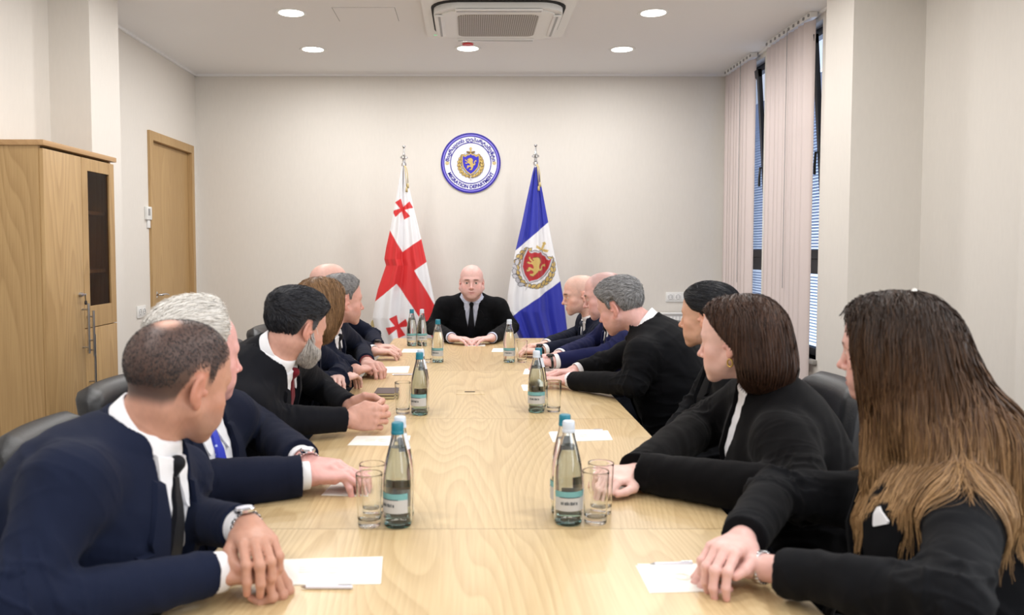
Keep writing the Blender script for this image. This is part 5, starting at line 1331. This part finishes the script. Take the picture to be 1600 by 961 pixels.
PEOPLE['L2'] = dict(label='white-haired man in navy suit with blue dotted tie, second on the left', hc=W(310, 556, 2.12), yaw=42, pitch=6, tyaw=-14, pelvis=(-.88, 2.16, .54), neck=W(310, 556, 2.12) + np.array([-.030, 0, -.125]), skin=(222, 170, 164),
    jacket='navy2', shirt='shirt', tie='tie_blue', vee=(.04, .075), bw=1.12, bd=1.15, belly=.05, seed=4, sleeve=1.25, vox=.9,
    head=dict(s=1.04, nape=.02, jaw=1.05, fat=.006, hair='short', thick=.020, c1=(214, 208, 200), c2=(240, 238, 234), top=1.2, comb=(.25, -1.0, .1), back=-.2, len=.05, ns=9000, sw=.0013, lift=.012, brow=(150, 130, 120), hl=.012, recede=.028),
    armR=dict(w=tw(488, 742, .80), e=np.array([-.70, 1.95, .80]), hd=dirv(12), pose='rest', cuff=.03), armL=dict(w=tw(478, 722, .815), e=np.array([-.70, 2.58, .83]), hd=dirv(-20, -.1), pose='rest', watch='steel', cuff=.04))
PEOPLE['L3'] = dict(label='man with black hair, grey beard and dark red tie, third on the left', hc=W(463, 512, 2.74), yaw=48, pitch=16, roll=2, tyaw=-4, pelvis=(-1.0, 2.86, .54), neck=W(463, 512, 2.74) + np.array([-.055, -.02, -.088]), skin=(202, 154, 138),
    jacket='charcoal', shirt='shirt', tie='tie_red', vee=(.16, .06), bw=1.15, bd=1.12, seed=5,
    head=dict(s=1.0, nape=.018, jaw=1.05, hair='short', thick=.015, c1=(22, 22, 26), c2=(44, 46, 54), temple=(120, 122, 128), top=1.1, comb=(.1, .8, .1), len=.03, ns=6000, beard=1),
    armR=dict(w=tw(545, 655, .805), e=np.array([-.62, 2.62, .82]), hd=dirv(10), pn=(0, 1, -.15), pose='lace', cuff=.012, cuffs=False), armL=dict(w=tw(548, 636, .80), e=np.array([-.60, 3.28, .82]), hd=dirv(-8), pn=(0, -1, -.15), pose='lace', cuff=.012, cuffs=False))
PEOPLE['L4'] = dict(label='woman with straight light brown hair and dark jacket with arms folded, fourth on the left', hc=W(502, 482, 3.36), yaw=50, pitch=6, tyaw=-2, pelvis=(-.98, 3.46, .54), skin=(218, 178, 168), style='top', shirt='shirt', open_z=.40,
    jacket='navy2', vee=(.12, .022), bw=1.1, bd=1.1, seed=6, lapel=.7,
    head=dict(s=.98, fem=1, hair='long', vol=.012, shape=[((0, -.03, -.02), (.088, .085, .105)), ((0, -.045, -.08), (.088, .075, .075))], cutz=1, zmin=0, ns=6000, colfn=None, steps=18, step=.014, face=.03, fl=[.060, .060, .062, .08, .2]),
    armR=dict(w=tw(538, 590, .82), e=np.array([-.63, 3.42, .80]), hd=dirv(75), pose='rest', cuff=.0), armL=dict(w=tw(525, 588, .83), e=np.array([-.58, 3.70, .82]), hd=dirv(-80), pose='rest', cuff=.0))
PEOPLE['L5'] = dict(label='grey-haired man in navy suit with wrist band, behind the brown-haired woman on the left', hc=W(533, 470, 3.98), yaw=32, pitch=4, tyaw=-6, pelvis=(-.98, 4.14, .54), skin=(210, 162, 150),
    jacket='navy2', shirt='shirt', tie='tie_black', vee=(.16, .06), bw=1.12, bd=1.1, seed=7, vox=1.25,
    head=dict(s=1.02, jaw=1.08, fat=.006, hair='short', thick=.009, c1=(96, 94, 96), c2=(150, 148, 148), comb=(0, .6, 0), ns=2000, stubble=.2, recede=.0, hl=.006),
    armR=dict(w=tw(556, 578, .80), e=np.array([-.62, 3.98, .81]), hd=dirv(60), pose='rest', cuff=.012, cuffs=False), armL=dict(w=tw(573, 566, .815), e=np.array([-.60, 4.52, .82]), hd=dirv(-50, -.15), pose='over', watch='red', cuff=.03, wo=-.004, cuffs=False))
PEOPLE['L6'] = dict(label='bald man mostly hidden at the far end of the left side', hc=W(515, 446, 4.75), yaw=30, pitch=4, tyaw=-8, pelvis=(-.98, 4.86, .54), skin=(218, 174, 162),
    jacket='navy2', shirt='shirt', tie='tie_black', vee=(.16, .06), bw=1.1, bd=1.1, seed=8, vox=1.35,
    head=dict(s=1.05, shadow=.18, shadowc=(150, 130, 120)),
    armR=dict(w=tw(584, 549, .80), e=np.array([-.64, 4.66, .81]), hd=dirv(8), pose='rest', cuff=.02), armL=dict(w=tw(590, 541, .80), e=np.array([-.62, 5.20, .82]), hd=dirv(-18), pose='rest', watch='black', cuff=.02, cuffs=False))
# --- chairman
PEOPLE['C'] = dict(label='bald chairman in black suit and tie at the head of the table', hc=W(737, 441, 5.83), yaw=-91, pitch=2, tyaw=-90, pelvis=(0, 6.18, .54), neck=W(737, 441, 5.83) + np.array([0, .09, -.112]), skin=(224, 182, 176),
    jacket='blacksuit', shirt='shirtblue', tie='tie_black', vee=(.29, .046), bw=1.03, bd=1.05, seed=9, vox=1.15, folds=.7,
    head=dict(s=1.03, w=1.03, jaw=1.28, fat=.008, neck=1.05, shadow=.10, shadowc=(190, 160, 150), stubble=.15, brow=(92, 66, 54), gaze=(0, 1, 0)),
    armR=dict(sz=.022, w=tw(706, 528, .79), e=np.array([-.27, 5.90, .81]), hd=dirv(-35), pose='flat', cuff=.022), armL=dict(sz=.022, w=tw(768, 528, .79), e=np.array([.29, 5.90, .81]), hd=dirv(-145), pose='flat', cuff=.022))
# --- right side, farthest first
PEOPLE['R6'] = dict(label='bald man in navy suit at the far end of the right side', hc=W(907, 461, 5.05), yaw=182, pitch=10, tyaw=185, pelvis=(1.02, 5.12, .54), skin=(222, 180, 166),
    jacket='navy2', shirt='shirt', tie='tie_grey', vee=(.14, .06), bw=1.1, bd=1.1, seed=10, vox=1.25,
    head=dict(s=1.02, w=1.0, shadow=.25, shadowc=(150, 130, 118), nose=1.1),
    armL=dict(w=tw(846, 548, .79), e=np.array([.74, 4.92, .82]), hd=dirv(172), pose='rest', watch='black', cuff=.03), armR=dict(w=tw(852, 539, .80), e=np.array([.72, 5.40, .82]), hd=dirv(195), pose='rest', cuff=.02))
PEOPLE['R5'] = dict(label='man in bright navy suit with thinning shaved hair, beside the leaning grey-haired man', hc=W(945, 462, 4.40), yaw=165, pitch=14, tyaw=180, pelvis=(1.04, 4.46, .54), skin=(218, 174, 168),
    jacket='royal', shirt='shirt', tie='tie_black', vee=(.14, .06), bw=1.12, bd=1.1, seed=11, vox=1.2,
    head=dict(s=1.05, jaw=1.05, fat=.004, shadow=.5, shadowc=(120, 108, 106), srecede=.02, nose=1.2),
    armL=dict(w=tw(864, 565, .80), e=np.array([.70, 4.22, .83]), hd=dirv(168), pose='fist', watch='black', cuff=.03), armR=dict(w=tw(872, 556, .81), e=np.array([.70, 4.72, .83]), hd=dirv(200), pose='over', cuff=.03))
PEOPLE['R4'] = dict(label='grey-haired man in black suit leaning over the right table side', hc=W(969, 479, 3.62), yaw=142, pitch=20, roll=-4, tyaw=160, pelvis=(1.02, 3.52, .54), skin=(216, 170, 162), neck=(.75, 3.60, 1.03),
    jacket='blacksuit', shirt='shirt', tie='tie_black', vee=(.14, .06), bw=1.22, bd=1.22, belly=.03, seed=12,
    head=dict(s=1.0, nape=.015, jaw=1.06, fat=.008, hair='short', thick=.012, c1=(92, 92, 94), c2=(170, 170, 172), top=1.1, comb=(0, .8, .1), len=.028, ns=7000, sw=.0013, lift=.006),
    armL=dict(w=tw(888, 594, .79), e=np.array([.66, 3.34, .82]), hd=dirv(172), pose='flat', cuff=.03), armR=dict(w=tw(897, 580, .80), e=np.array([.62, 3.90, .83]), hd=dirv(200), pose='flat', cuff=.03))
PEOPLE['R3'] = dict(label='woman with sleek black hair, partly behind the bob-haired woman', hc=W(1108, 494, 2.98), yaw=140, pitch=4, tyaw=172, pelvis=(1.02, 2.92, .54), skin=(214, 170, 148), style='top', shirt='blacktop', open_z=.44,
    jacket='blacksuit', vee=(.12, .05), bw=1.02, bd=1.0, seed=13, lapel=1.2,
    head=dict(s=1.0, fem=1, hair='sleek', c1=(10, 11, 15), c2=(24, 26, 34), lip=(150, 80, 74), nose=1.1),
    armL=dict(w=np.array([.70, 2.70, .66]), e=np.array([.86, 2.66, .74]), hd=dirv(160, -.2), pose='rest'), armR=dict(w=np.array([.70, 2.98, .66]), e=np.array([.84, 3.12, .76]), hd=dirv(200, -.2), pose='rest'))
PEOPLE['R2'] = dict(label='woman with brown bob, earring and black velvet jacket over white blouse', hc=W(1152, 534, 2.24), yaw=140, pitch=6, tyaw=172, pelvis=(.98, 2.24, .54), skin=(226, 186, 176), style='suit', shirt='shirt', open_z=.42,
    jacket='velvet', vee=(.08, .050), bw=1.30, bd=1.28, seed=14, earring=-1, vox=.9, lapel=.0001, sleeve=1.3,
    head=dict(s=.98, fem=1, fat=.006, jaw=1.02, hair='long', vol=.010, shape=[((0, -.045, .01), (.086, .092, .10)), ((0, -.060, -.060), (.090, .082, .082))], cutz=1, zmin=0, ns=9000, steps=18, step=.014, fl=[-.030, -.024, .036, .072, .2], lip=(176, 96, 92), nose=1.1, sw=.0014),
    armL=dict(w=tw(1004, 738, .80), e=np.array([.76, 1.86, .81]), hd=dirv(168), pose='rest', cuff=.0), armR=dict(w=tw(990, 742, .79), e=np.array([.70, 2.50, .83]), hd=dirv(215), pose='rest', cuff=.02))
PEOPLE['R1'] = dict(label='woman with long brown to blond hair and black jacket, nearest on the right', hc=W(1392, 548, 1.70), yaw=136, pitch=6, tyaw=176, pelvis=(.98, 1.50, .54), skin=(218, 174, 166), style='top', shirt='blacktop', open_z=.40,
    jacket='blacksuit', neck=W(1392, 548, 1.70) + np.array([.045, 0, -.178]), pocket=(-.085, .33), necklace=1, hairpin=(.01, -.055, .128), vee=(.10, .05), bw=1.0, bd=1.15, seed=15, vox=.85, lapel=1.3, sleeve=1.1,
    head=dict(s=.93, fem=1, hair='long', ns=14000),
    armL=dict(sz=-.07, w=tw(1178, 884, .79), e=np.array([.72, 1.22, .84]), hd=dirv(176), pose='fist', watch='silver', cuff=.065, wo=-.016), armR=dict(sz=-.02, w=tw(1160, 842, .825), e=np.array([.66, 1.78, .84]), hd=dirv(225, -.2), pose='over', cuff=.005))
for k in ('L4', 'R2', 'R1'):
    PEOPLE[k]['head']['zmin'] = PEOPLE[k]['hc'][2] - {'L4': .135, 'R2': .125, 'R1': .50}[k]
PEOPLE['L4']['head']['colfn'] = vary((96, 70, 48), (158, 122, 86), .3)
PEOPLE['R2']['head']['colfn'] = vary((38, 26, 22), (84, 58, 44), .3)
def ombre(zt, zb):
    a, b, c = np.array(lin((42, 30, 24))), np.array(lin((92, 66, 46))), np.array(lin((172, 136, 94)))
    def fn(P, r):
        t = np.clip((zt - P[:, 2]) / (zt - zb), 0, 1)[:, None]; t = np.clip(t + (r[:, None] - .5) * .35, 0, 1)
        C = np.where(t < .5, a + (b - a) * t * 2, b + (c - b) * (t - .5) * 2); return C * (.8 + .5 * (r[:, None] * 5.7 % 1))
    return fn
h_ = PEOPLE['R1']['hc']
PEOPLE['R1']['head'].update(colfn=ombre(h_[2] + .08, h_[2] - .30), vol=.012, shape=[((0, -.03, 0), (.088, .088, .10)), ((0, -.04, -.06), (.09, .08, .09))],
    drape=[(h_ + (.01, -.02, -.02), h_ + (-.045, -.05, -.23), .062, .016), (h_ + (.02, -.02, .0), h_ + (.02, -.10, -.21), .078, .030), (h_ + (.04, -.02, .0), h_ + (.12, -.15, -.17), .078, .052), (h_ + (.12, -.14, -.15), h_ + (.185, -.22, -.30), .055, .028), (h_ + (.08, -.05, -.12), h_ + (.13, -.02, -.27), .065, .035), (h_ + (.03, -.09, -.14), h_ + (.06, -.19, -.24), .05, .03)],
    zmin=h_[2] - .395, free=1, rag=.16, steps=36, step=.014, jit=.05, lift=.007, sw=.0017, fl=[.060, .060, .062, .08, .2], rootz=.02)
INFO = {}
for k, sp in PEOPLE.items():
    if ONLY and k not in ONLY.split(','): continue
    INFO[k] = person(sp)
# ------------------------------------------------------------------ office chairs
def rbox_bm(w, d, h, r, seg=4):
    bm = bmesh.new(); add_box(bm, (-w / 2, -d / 2, -h / 2), (w / 2, d / 2, h / 2), r, seg); return bm
def make_chair(loc, yaw, label, first=[None]):
    """black leather office chair facing +x before turning"""
    if first[0] is not None:
        o = copy_tree(first[0]); o.location = loc; o.rotation_euler = (0, 0, yaw); o['label'] = label; return o
    e = empty('office_chair', (0, 0, 0), label, 'chair', 'black leather office chairs round the table')
    bm = rbox_bm(.50, .52, .09, .038, 5)
    for v in bm.verts: v.co.z += .425 - .03 * (v.co.x > .15) * (v.co.x - .15) * 4; v.co.x += .02
    bm_obj('seat', bm, M['leather'], e, smooth=True, angle=60)
    bm = bmesh.new(); nu, nv = 22, 26      # padded back, curved in plan and profile
    def bp(u, v, side):
        z = .46 + .455 * v; wd = .230 * (1 - .10 * (2 * v - 1) ** 2); 
        y = wd * (2 * u - 1); cr = max(0, abs(2 * u - 1) - .72) / .28; ct = max(0, abs(2 * v - 1) - .80) / .20
        th = .045 * math.sqrt(max(0, 1 - cr ** 2)) * math.sqrt(max(0, 1 - ct ** 2)); x = -.235 - .05 * v + .035 * (2 * u - 1) ** 2 + .02 * math.sin(v * 3.0)
        if max(cr, 0) > 0 and ct > 0: z += (-1 if v > .5 else 1) * .03 * cr * ct
        return (x + side * (th + .004), y, z)
    g = [[[bm.verts.new(bp(i / nu, j / nv, s)) for j in range(nv + 1)] for i in range(nu + 1)] for s in (-1, 1)]
    for s in (0, 1):
        for i in range(nu):
            for j in range(nv): bm.faces.new((g[s][i][j], g[s][i + 1][j], g[s][i + 1][j + 1], g[s][i][j + 1]))
    for i in range(nu):
        for j in (0, nv): bm.faces.new((g[0][i][j], g[0][i + 1][j], g[1][i + 1][j], g[1][i][j]))
    for j in range(nv):
        for i in (0, nu): bm.faces.new((g[0][i][j], g[0][i][j + 1], g[1][i][j + 1], g[1][i][j]))
    bmesh.ops.recalc_face_normals(bm, faces=bm.faces); bm_obj('backrest', bm, M['leather'], e, smooth=True, angle=70)
    bm = bmesh.new(); add_tube(bm, [(-.02, 0, .38), (-.20, 0, .37), (-.30, 0, .42), (-.315, 0, .58)], [.022, .022, .02, .018], 10); bmesh.ops.recalc_face_normals(bm, faces=bm.faces); bm_obj('back_bracket', bm, M['black'], e, smooth=True, angle=60)
    for s in (-1, 1):
        bm = bmesh.new(); add_tube(bm, [(.12, s * .24, .40), (.14, s * .285, .50), (.10, s * .29, .60), (-.14, s * .29, .60), (-.23, s * .25, .55)], .014, 8); bmesh.ops.recalc_face_normals(bm, faces=bm.faces)
        a = bm_obj('armrest', bm, M['black'], e, smooth=True, angle=60); box('arm_pad', (-.15, s * .29 - .028, .598), (.12, s * .29 + .028, .625), M['leather'], a, .010, seg=3)
    lathe('gas_column', [(0, .39), (.05, .39), (.05, .375), (.022, .36), (.022, .22), (.028, .22), (.028, .10), (0, .10)], (0, 0, 0), M['steel'], e, 24)
    bm = bmesh.new(); add_lathe(bm, [(0, .13), (.045, .13), (.05, .09), (0, .09)], (0, 0, 0), 24)
    for k in range(5):
        t = 2 * PI * k / 5 + .3; add_tube(bm, [(.03 * math.cos(t), .03 * math.sin(t), .11), (.29 * math.cos(t), .29 * math.sin(t), .075)], [.024, .014], 8)
    bmesh.ops.recalc_face_normals(bm, faces=bm.faces); bm_obj('star_base', bm, M['steel'], e, smooth=True, angle=50)
    for k in range(5):
        t = 2 * PI * k / 5 + .3; c = (.29 * math.cos(t), .29 * math.sin(t), .028); lathe('castor', [(0, -.022), (.028, -.022), (.028, .022), (0, .022)], c, M['black'], e, 18, Matrix.Rotation(PI / 2, 3, 'X') @ Matrix.Rotation(t, 3, 'X'))
    first[0] = e; e.location = loc; e.rotation_euler = (0, 0, yaw); return e
CH = {'L1': 'black office chair of the nearest man on the left', 'L2': 'black office chair of the white-haired man, its back showing beside the cabinet', 'L3': 'black office chair of the bearded man, its back top above the cropped-haired man', 'L4': 'black office chair of the brown-haired woman on the left', 'L5': 'black office chair of the grey-haired man on the left', 'L6': 'black office chair of the farthest bald man on the left', 'C': 'black office chair of the chairman at the table head',
      'R6': 'black office chair of the farthest bald man on the right', 'R5': 'black office chair behind the man in bright navy, beside the radiator', 'R4': 'black office chair behind the leaning grey-haired man', 'R3': 'black office chair of the woman with sleek black hair', 'R2': 'black office chair behind the bob-haired woman, its back against the pillar', 'R1': 'black office chair of the long-haired woman at the right edge'}
for k, sp in PEOPLE.items():
    if ONLY and k not in ONLY.split(','): continue
    ty = math.radians({'R4': 178, 'C': -90}.get(k, 0 if k[0] == 'L' else 180)); pv = sp['pelvis']; off = sp.get('chair', -.01 if k[0] == 'L' else .02)
    make_chair((pv[0] - math.cos(ty) * off, pv[1] - math.sin(ty) * off, 0), ty, CH[k])

# ------------------------------------------------------------------ bottles and tumblers
M['bglass'] = glass_mat('bottle_glass', (252, 254, 254), 1.45); M['water'] = glass_mat('water', (253, 254, 251), 1.33)
def _teal():
    m = M['bglass']; N, L = m.node_tree.nodes, m.node_tree.links; tc = N.new('ShaderNodeTexCoord'); sp = N.new('ShaderNodeSeparateXYZ'); L.new(tc.outputs['Object'], sp.inputs[0])
    rp = N.new('ShaderNodeValToRGB'); rp.color_ramp.elements[0].position = .004; rp.color_ramp.elements[0].color = lin((176, 226, 230)) + (1,); rp.color_ramp.elements[1].position = .022; rp.color_ramp.elements[1].color = lin((252, 254, 254)) + (1,)
    L.new(sp.outputs['Z'], rp.inputs[0]); L.new(rp.outputs[0], N['Principled BSDF'].inputs['Base Color'])
_teal()
M['tumbler'] = glass_mat('tumbler_glass', (254, 255, 255), 1.45)
M['teal'] = simple('teal_cap', (28, 120, 142), .35); M['whitecap'] = simple('translucent_white_cap', (206, 216, 230), .4)
M['label_grey'] = simple('label_grey', (192, 192, 192), .5); M['label_teal'] = simple('label_teal', (112, 168, 172), .5); M['label_ink'] = simple('label_ink', (60, 70, 78), .6); M['label_white'] = simple('label_white', (222, 228, 238), .5)
def arc_patch(bm, a0, a1, z0, z1, r, c, n=14, rt=None):
    rt = r if rt is None else rt
    A = [bm.verts.new((c[0] + r * math.cos(a0 + (a1 - a0) * i / n), c[1] + r * math.sin(a0 + (a1 - a0) * i / n), c[2] + z0)) for i in range(n + 1)]
    B = [bm.verts.new((c[0] + rt * math.cos(a0 + (a1 - a0) * i / n), c[1] + rt * math.sin(a0 + (a1 - a0) * i / n), c[2] + z1)) for i in range(n + 1)]
    for i in range(n): bm.faces.new((A[i], A[i + 1], B[i + 1], B[i]))
BP = [(0, .003), (.024, 0), (.0295, .002), (.0315, .008), (.0322, .03), (.0330, .085), (.0328, .105), (.0312, .125), (.0270, .150), (.0215, .172), (.0168, .190), (.0142, .203), (.0136, .214), (.0136, .222)]
def make_bottle(x, y, cap, label, rot, grp='mineral water bottles on the table'):
    key = cap; c = (0, 0, 0)
    if key in make_bottle.cache:
        o = copy_tree(make_bottle.cache[key]); o.location = (x, y, TZ + .0002); o.rotation_euler = (0, 0, rot); o['label'] = label; return o
    e = empty('water_bottle', (0, 0, 0), label, 'bottle', grp)
    inner = [(max(r - .0028, 0) if r > 0 else 0, z + (.006 if z < .01 else 0)) for r, z in BP[::-1]]
    inner = [(.0108, .222), (.0108, .214), (.0114, .203), (.0140, .190), (.0187, .172), (.0242, .150), (.0284, .125), (.0300, .105), (.0302, .085), (.0294, .03), (.0285, .012), (.022, .009), (0, .010)]
    lathe('bottle_glass', BP + inner, c, M['bglass'], e, 40)
    wl = .178; wi = [(0, .0102), (.0218, .0092), (.0283, .0122), (.0292, .03), (.0300, .085), (.0298, .105), (.0282, .125), (.0240, .150), (.0185, .172), (.0172, wl), (0, wl)]
    lathe('water', wi, c, M['water'], e, 40)
    lathe('bottle_cap', [(0, .233), (.0120, .233), (.0134, .231), (.0138, .222), (.0138, .214), (.0146, .213), (.0146, .208), (.0137, .207)], c, M['teal'] if cap == 'teal' else M['whitecap'], e, 32)
    bm = bmesh.new(); arc_patch(bm, 0, 2.6, .036, .066, .0334, c); l1 = bm_obj('bottle_label', bm, M['label_grey'], e, smooth=True)
    bm = bmesh.new(); arc_patch(bm, 0, 2.6, .066, .080, .0335, c); bm_obj('label_band', bm, M['label_teal'], l1, smooth=True)
    bm = bmesh.new()
    for k in range(9): arc_patch(bm, .5 + k * .13, .5 + k * .13 + (.09, .06, .10)[k % 3], .050, .0575 if k % 2 else .0562, .0337, c, 2)
    arc_patch(bm, .4, 1.9, .0655, .0675, .0337, c, 8); bm_obj('label_print', bm, M['label_ink'], l1, smooth=True)
    bm = bmesh.new(); arc_patch(bm, 3.6, 4.35, .036, .075, .0336, c); bm_obj('back_label', bm, M['label_white'], e, smooth=True)
    bm = bmesh.new(); arc_patch(bm, 3.9, 5.0, .160, .196, .0252, c, 8, .0160); bm_obj('neck_label', bm, M['label_white'], e, smooth=True)
    make_bottle.cache[key] = e; e.location = (x, y, TZ + .0002); e.rotation_euler = (0, 0, rot); return e
make_bottle.cache = {}
def at_y(px, by): # centre of a round base whose front edge shows at picture height by
    p = T(px, by); return p[0], p[1] + .030
for px, by, cap, lab, rot in (
    (620, 828, 'teal', 'teal-capped water bottle beside the nearest left tumblers', 2.9), (624, 813, 'white', 'white-capped water bottle directly behind the nearest left teal-capped one', 1.0),
    (890, 824, 'white', 'white-capped water bottle beside the nearest right tumblers', 3.6), (884, 808, 'teal', 'teal-capped water bottle directly behind the nearest right white-capped one', 1.5),
    (655, 650, 'teal', 'teal-capped water bottle next to the brown notebook', 3.0), (657, 643, 'white', 'white-capped water bottle directly behind the one next to the notebook', 1.2),
    (839, 646, 'white', 'white-capped water bottle by the leaning grey-haired man', 3.3), (842, 639, 'teal', 'teal-capped water bottle directly behind the one by the leaning man', 1.2),
    (684, 567, 'teal', 'teal-capped water bottle before the chairman, left of his hands', 3.2), (796, 567, 'white', 'white-capped water bottle before the chairman, right of his hands', 3.4),
    (643, 541, 'teal', 'teal-capped water bottle in front of the red-cross flag', 3.2), (659, 541, 'white', 'white-capped water bottle in front of the red-cross flag', 3.6)):
    x, y = at_y(px, by); make_bottle(x, y, cap, lab, rot)
def make_glass(x, y, label, first=[None]):
    if first[0] is not None:
        o = copy_tree(first[0]); o.location = (x, y, TZ + .0002); o['label'] = label; return o
    bm = bmesh.new(); add_lathe(bm, [(0, 0), (.022, 0), (.0238, .0004), (.0248, .0016), (.0251, .004), (.0262, .022), (.0280, .065), (.0300, .112), (.0302, .1165), (.0300, .1182), (.0295, .1187), (.0290, .1182), (.0287, .1165), (.0285, .112), (.0265, .065), (.0248, .026), (.0246, .022), (.0238, .018), (.0215, .0155), (.018, .0148), (0, .0145)], (0, 0, 0), 40)
    bmesh.ops.recalc_face_normals(bm, faces=bm.faces); o = bm_obj('tumbler', bm, M['tumbler'], None, (0, 0, 0), smooth=True, angle=50); tag(o, label, 'glass', 'empty tumblers beside the bottles')
    first[0] = o; o.location = (x, y, TZ + .0002); return o
for px, by, lab in ((575, 827, 'empty tumbler beside the nearest left bottle'), (580, 808, 'empty tumbler behind the nearest left tumbler'), (933, 822, 'empty tumbler beside the nearest right bottle'), (941, 806, 'empty tumbler behind the nearest right tumbler'),
                    (628.5, 648, 'empty tumbler beside the bottle next to the brown notebook'), (866, 645, 'empty tumbler beside the bottle by the leaning man'),
                    (666.5, 567, 'empty tumbler left of the bottle before the chairman'), (816, 567, 'empty tumbler right of the bottle before the chairman')):
    p = T(px, by); make_glass(p[0], p[1] + .025, lab)

# ------------------------------------------------------------------ papers, pens, notebooks
def card(corners, label, emblem=True, leaf_off=.004, h=.0016):
    P = [T(*c, TZ + .0003) for c in corners]; c0 = sum(P) / 4
    bm = bmesh.new()
    def slab(Q, z0, z1, tilt=0):
        a = [bm.verts.new((q[0], q[1], z0)) for q in Q]; b = [bm.verts.new((q[0], q[1], z1 + (tilt if i < 2 else 0))) for i, q in enumerate(Q)]
        bm.faces.new(b); bm.faces.new(a[::-1])
        for i in range(4): bm.faces.new((a[i], a[(i + 1) % 4], b[(i + 1) % 4], b[i]))
    z = TZ + .0003; slab(P, z, z + h * .45); slab([q + np.array([leaf_off, leaf_off * .5, 0]) * (1 if i in (0, 3) else .3) for i, q in enumerate(P)], z + h * .5, z + h, .0015)
    bmesh.ops.recalc_face_normals(bm, faces=bm.faces); o = bm_obj('note_card', bm, M['paper'], None, tuple(c0)); tag(o, label, 'paper', 'white folded note cards on the table')
    if emblem:
        bm = bmesh.new(); u = (P[1] - P[0]); v = (P[0] - P[3]); zz = z + h + .0018
        ctr = c0 + u * .05
        for r0 in (.016, .011):
            A = [ctr + np.array([r0 * math.cos(t), r0 * math.sin(t), 0]) for t in np.linspace(0, 2 * PI, 25)[:-1]]
            add_tube(bm, [(p[0], p[1], zz - .0005) for p in A], .0004, 4, False, True)
        for k in range(3): add_tube(bm, [(*(ctr - u * (.32 - .0 * k) + v * (.16 - .1 * k))[:2], zz - .0008), (*(ctr - u * .14 + v * (.16 - .1 * k))[:2], zz - .0006)], .0004, 4)
        bmesh.ops.recalc_face_normals(bm, faces=bm.faces); bm_obj('printed_crest', bm, M['paper_print'], o)
    return o
for cs, lab in ((((434, 877), (597, 872), (594, 913), (425, 915)), 'white note card beside the clasped hands of the nearest man on the left'), (((522, 753), (575, 752), (572, 776), (502, 774)), 'white note card behind the nearest left tumbler'),
    (((555, 683), (641, 682), (637, 697), (543, 696)), 'white note card before the bearded man, behind the nearest left bottle'), (((592, 574), (640, 573), (637, 583), (588, 583)), 'white papers before the grey-haired man on the left'),
    (((630, 546), (657, 546), (654, 551), (627, 551)), 'white note card at the far left end of the table'), (((728, 537), (758, 537), (758, 541), (725, 541)), 'white note card under the hands of the chairman'),
    (((770, 545), (793, 545), (792, 550), (768, 550)), 'white note card left of the far right bottle'), (((820, 577), (878, 577), (874, 585), (817, 585)), 'white note card before the man in bright navy'),
    (((814, 602), (850, 603), (846, 611), (818, 611)), 'white note card before the leaning grey-haired man'), (((857, 676), (949, 674), (957, 688), (864, 691)), 'white note card with a pen, behind the nearest right bottles'),
    (((918, 738), (1000, 737), (1006, 758), (925, 760)), 'white note card under the hands of the bob-haired woman'), (((993, 884), (1100, 883), (1132, 924), (1015, 927)), 'white note card under the hands of the long-haired woman')):
    card(cs, lab, emblem=(cs[1][0] - cs[0][0] > 55))
def pen(a, b, label, body, z=TZ + .004):
    A = T(*a, z); B = T(*b, z); d = (B - A); L = np.linalg.norm(d); e = empty('pen', tuple((A + B) / 2), label, 'pen', 'pens beside the note cards')
    tube('pen_barrel', [A + d * .10, A + d * .98, B], [.0036, .0036, .0028], body, e, 10); tube('pen_tip', [A, A + d * .03, A + d * .10], [.0006, .0014, .0034], M['steel'], e, 10)
    tube('pen_clip', [A + d * .72 + np.array([0, 0, .0045]), A + d * .98 + np.array([0, 0, .0048])], .0009, M['steel'], e, 6)
M['penwhite'] = simple('white_pen', (222, 220, 230), .3); M['pendark'] = simple('dark_pen', (60, 50, 56), .3)
pen((470, 917), (551, 917), 'white pen at the front edge of the nearest left card', M['penwhite']); pen((612, 585.5), (650, 585), 'white pen before the papers of the grey-haired man', M['penwhite'])
pen((890, 673), (942, 672.5), 'pale pen behind the card of the nearest right bottles', M['penwhite']); pen((1016, 881.5), (1082, 880), 'pale pen with dark grip at the far edge of the nearest right card', M['penwhite'])
def notebook(x0, x1, y0, y1, z0, h, cover, label):
    e = empty('notebook', ((x0 + x1) / 2, (y0 + y1) / 2, z0), label, 'notebook', 'two stacked notebooks'); bm = bmesh.new()
    add_box(bm, (x0, y0, z0), (x1, y1, z0 + .002), .0008, 1); add_box(bm, (x0, y0, z0 + h - .002), (x1, y1, z0 + h), .0008, 1); add_box(bm, (x0, y0, z0), (x0 + .002, y1, z0 + h), .0008, 1); bm_obj('notebook_cover', bm, cover, e)
    box('page_block', (x0 + .002, y0 + .002, z0 + .002), (x1 - .002, y1 - .002, z0 + h - .002), M['pages'], e)
M['pages'] = simple('cream_pages', (206, 192, 150), .8, noise=.15, nscale=300, stretch=(.1, .1, 6)); M['cover_brown'] = simple('brown_leatherette', (78, 60, 58), .5); M['cover_tan'] = simple('dark_tan_cover', (92, 76, 52), .5)
a = T(583, 624); b = T(616, 624); notebook(a[0], b[0], a[1], a[1] + .14, TZ + .0003, .013, M['cover_tan'], 'lower notebook with tan edges beneath the brown one'); notebook(a[0] + .002, b[0] + .001, a[1] + .002, a[1] + .142, TZ + .0137, .011, M['cover_brown'], 'dark brown notebook lying on top of the stack')
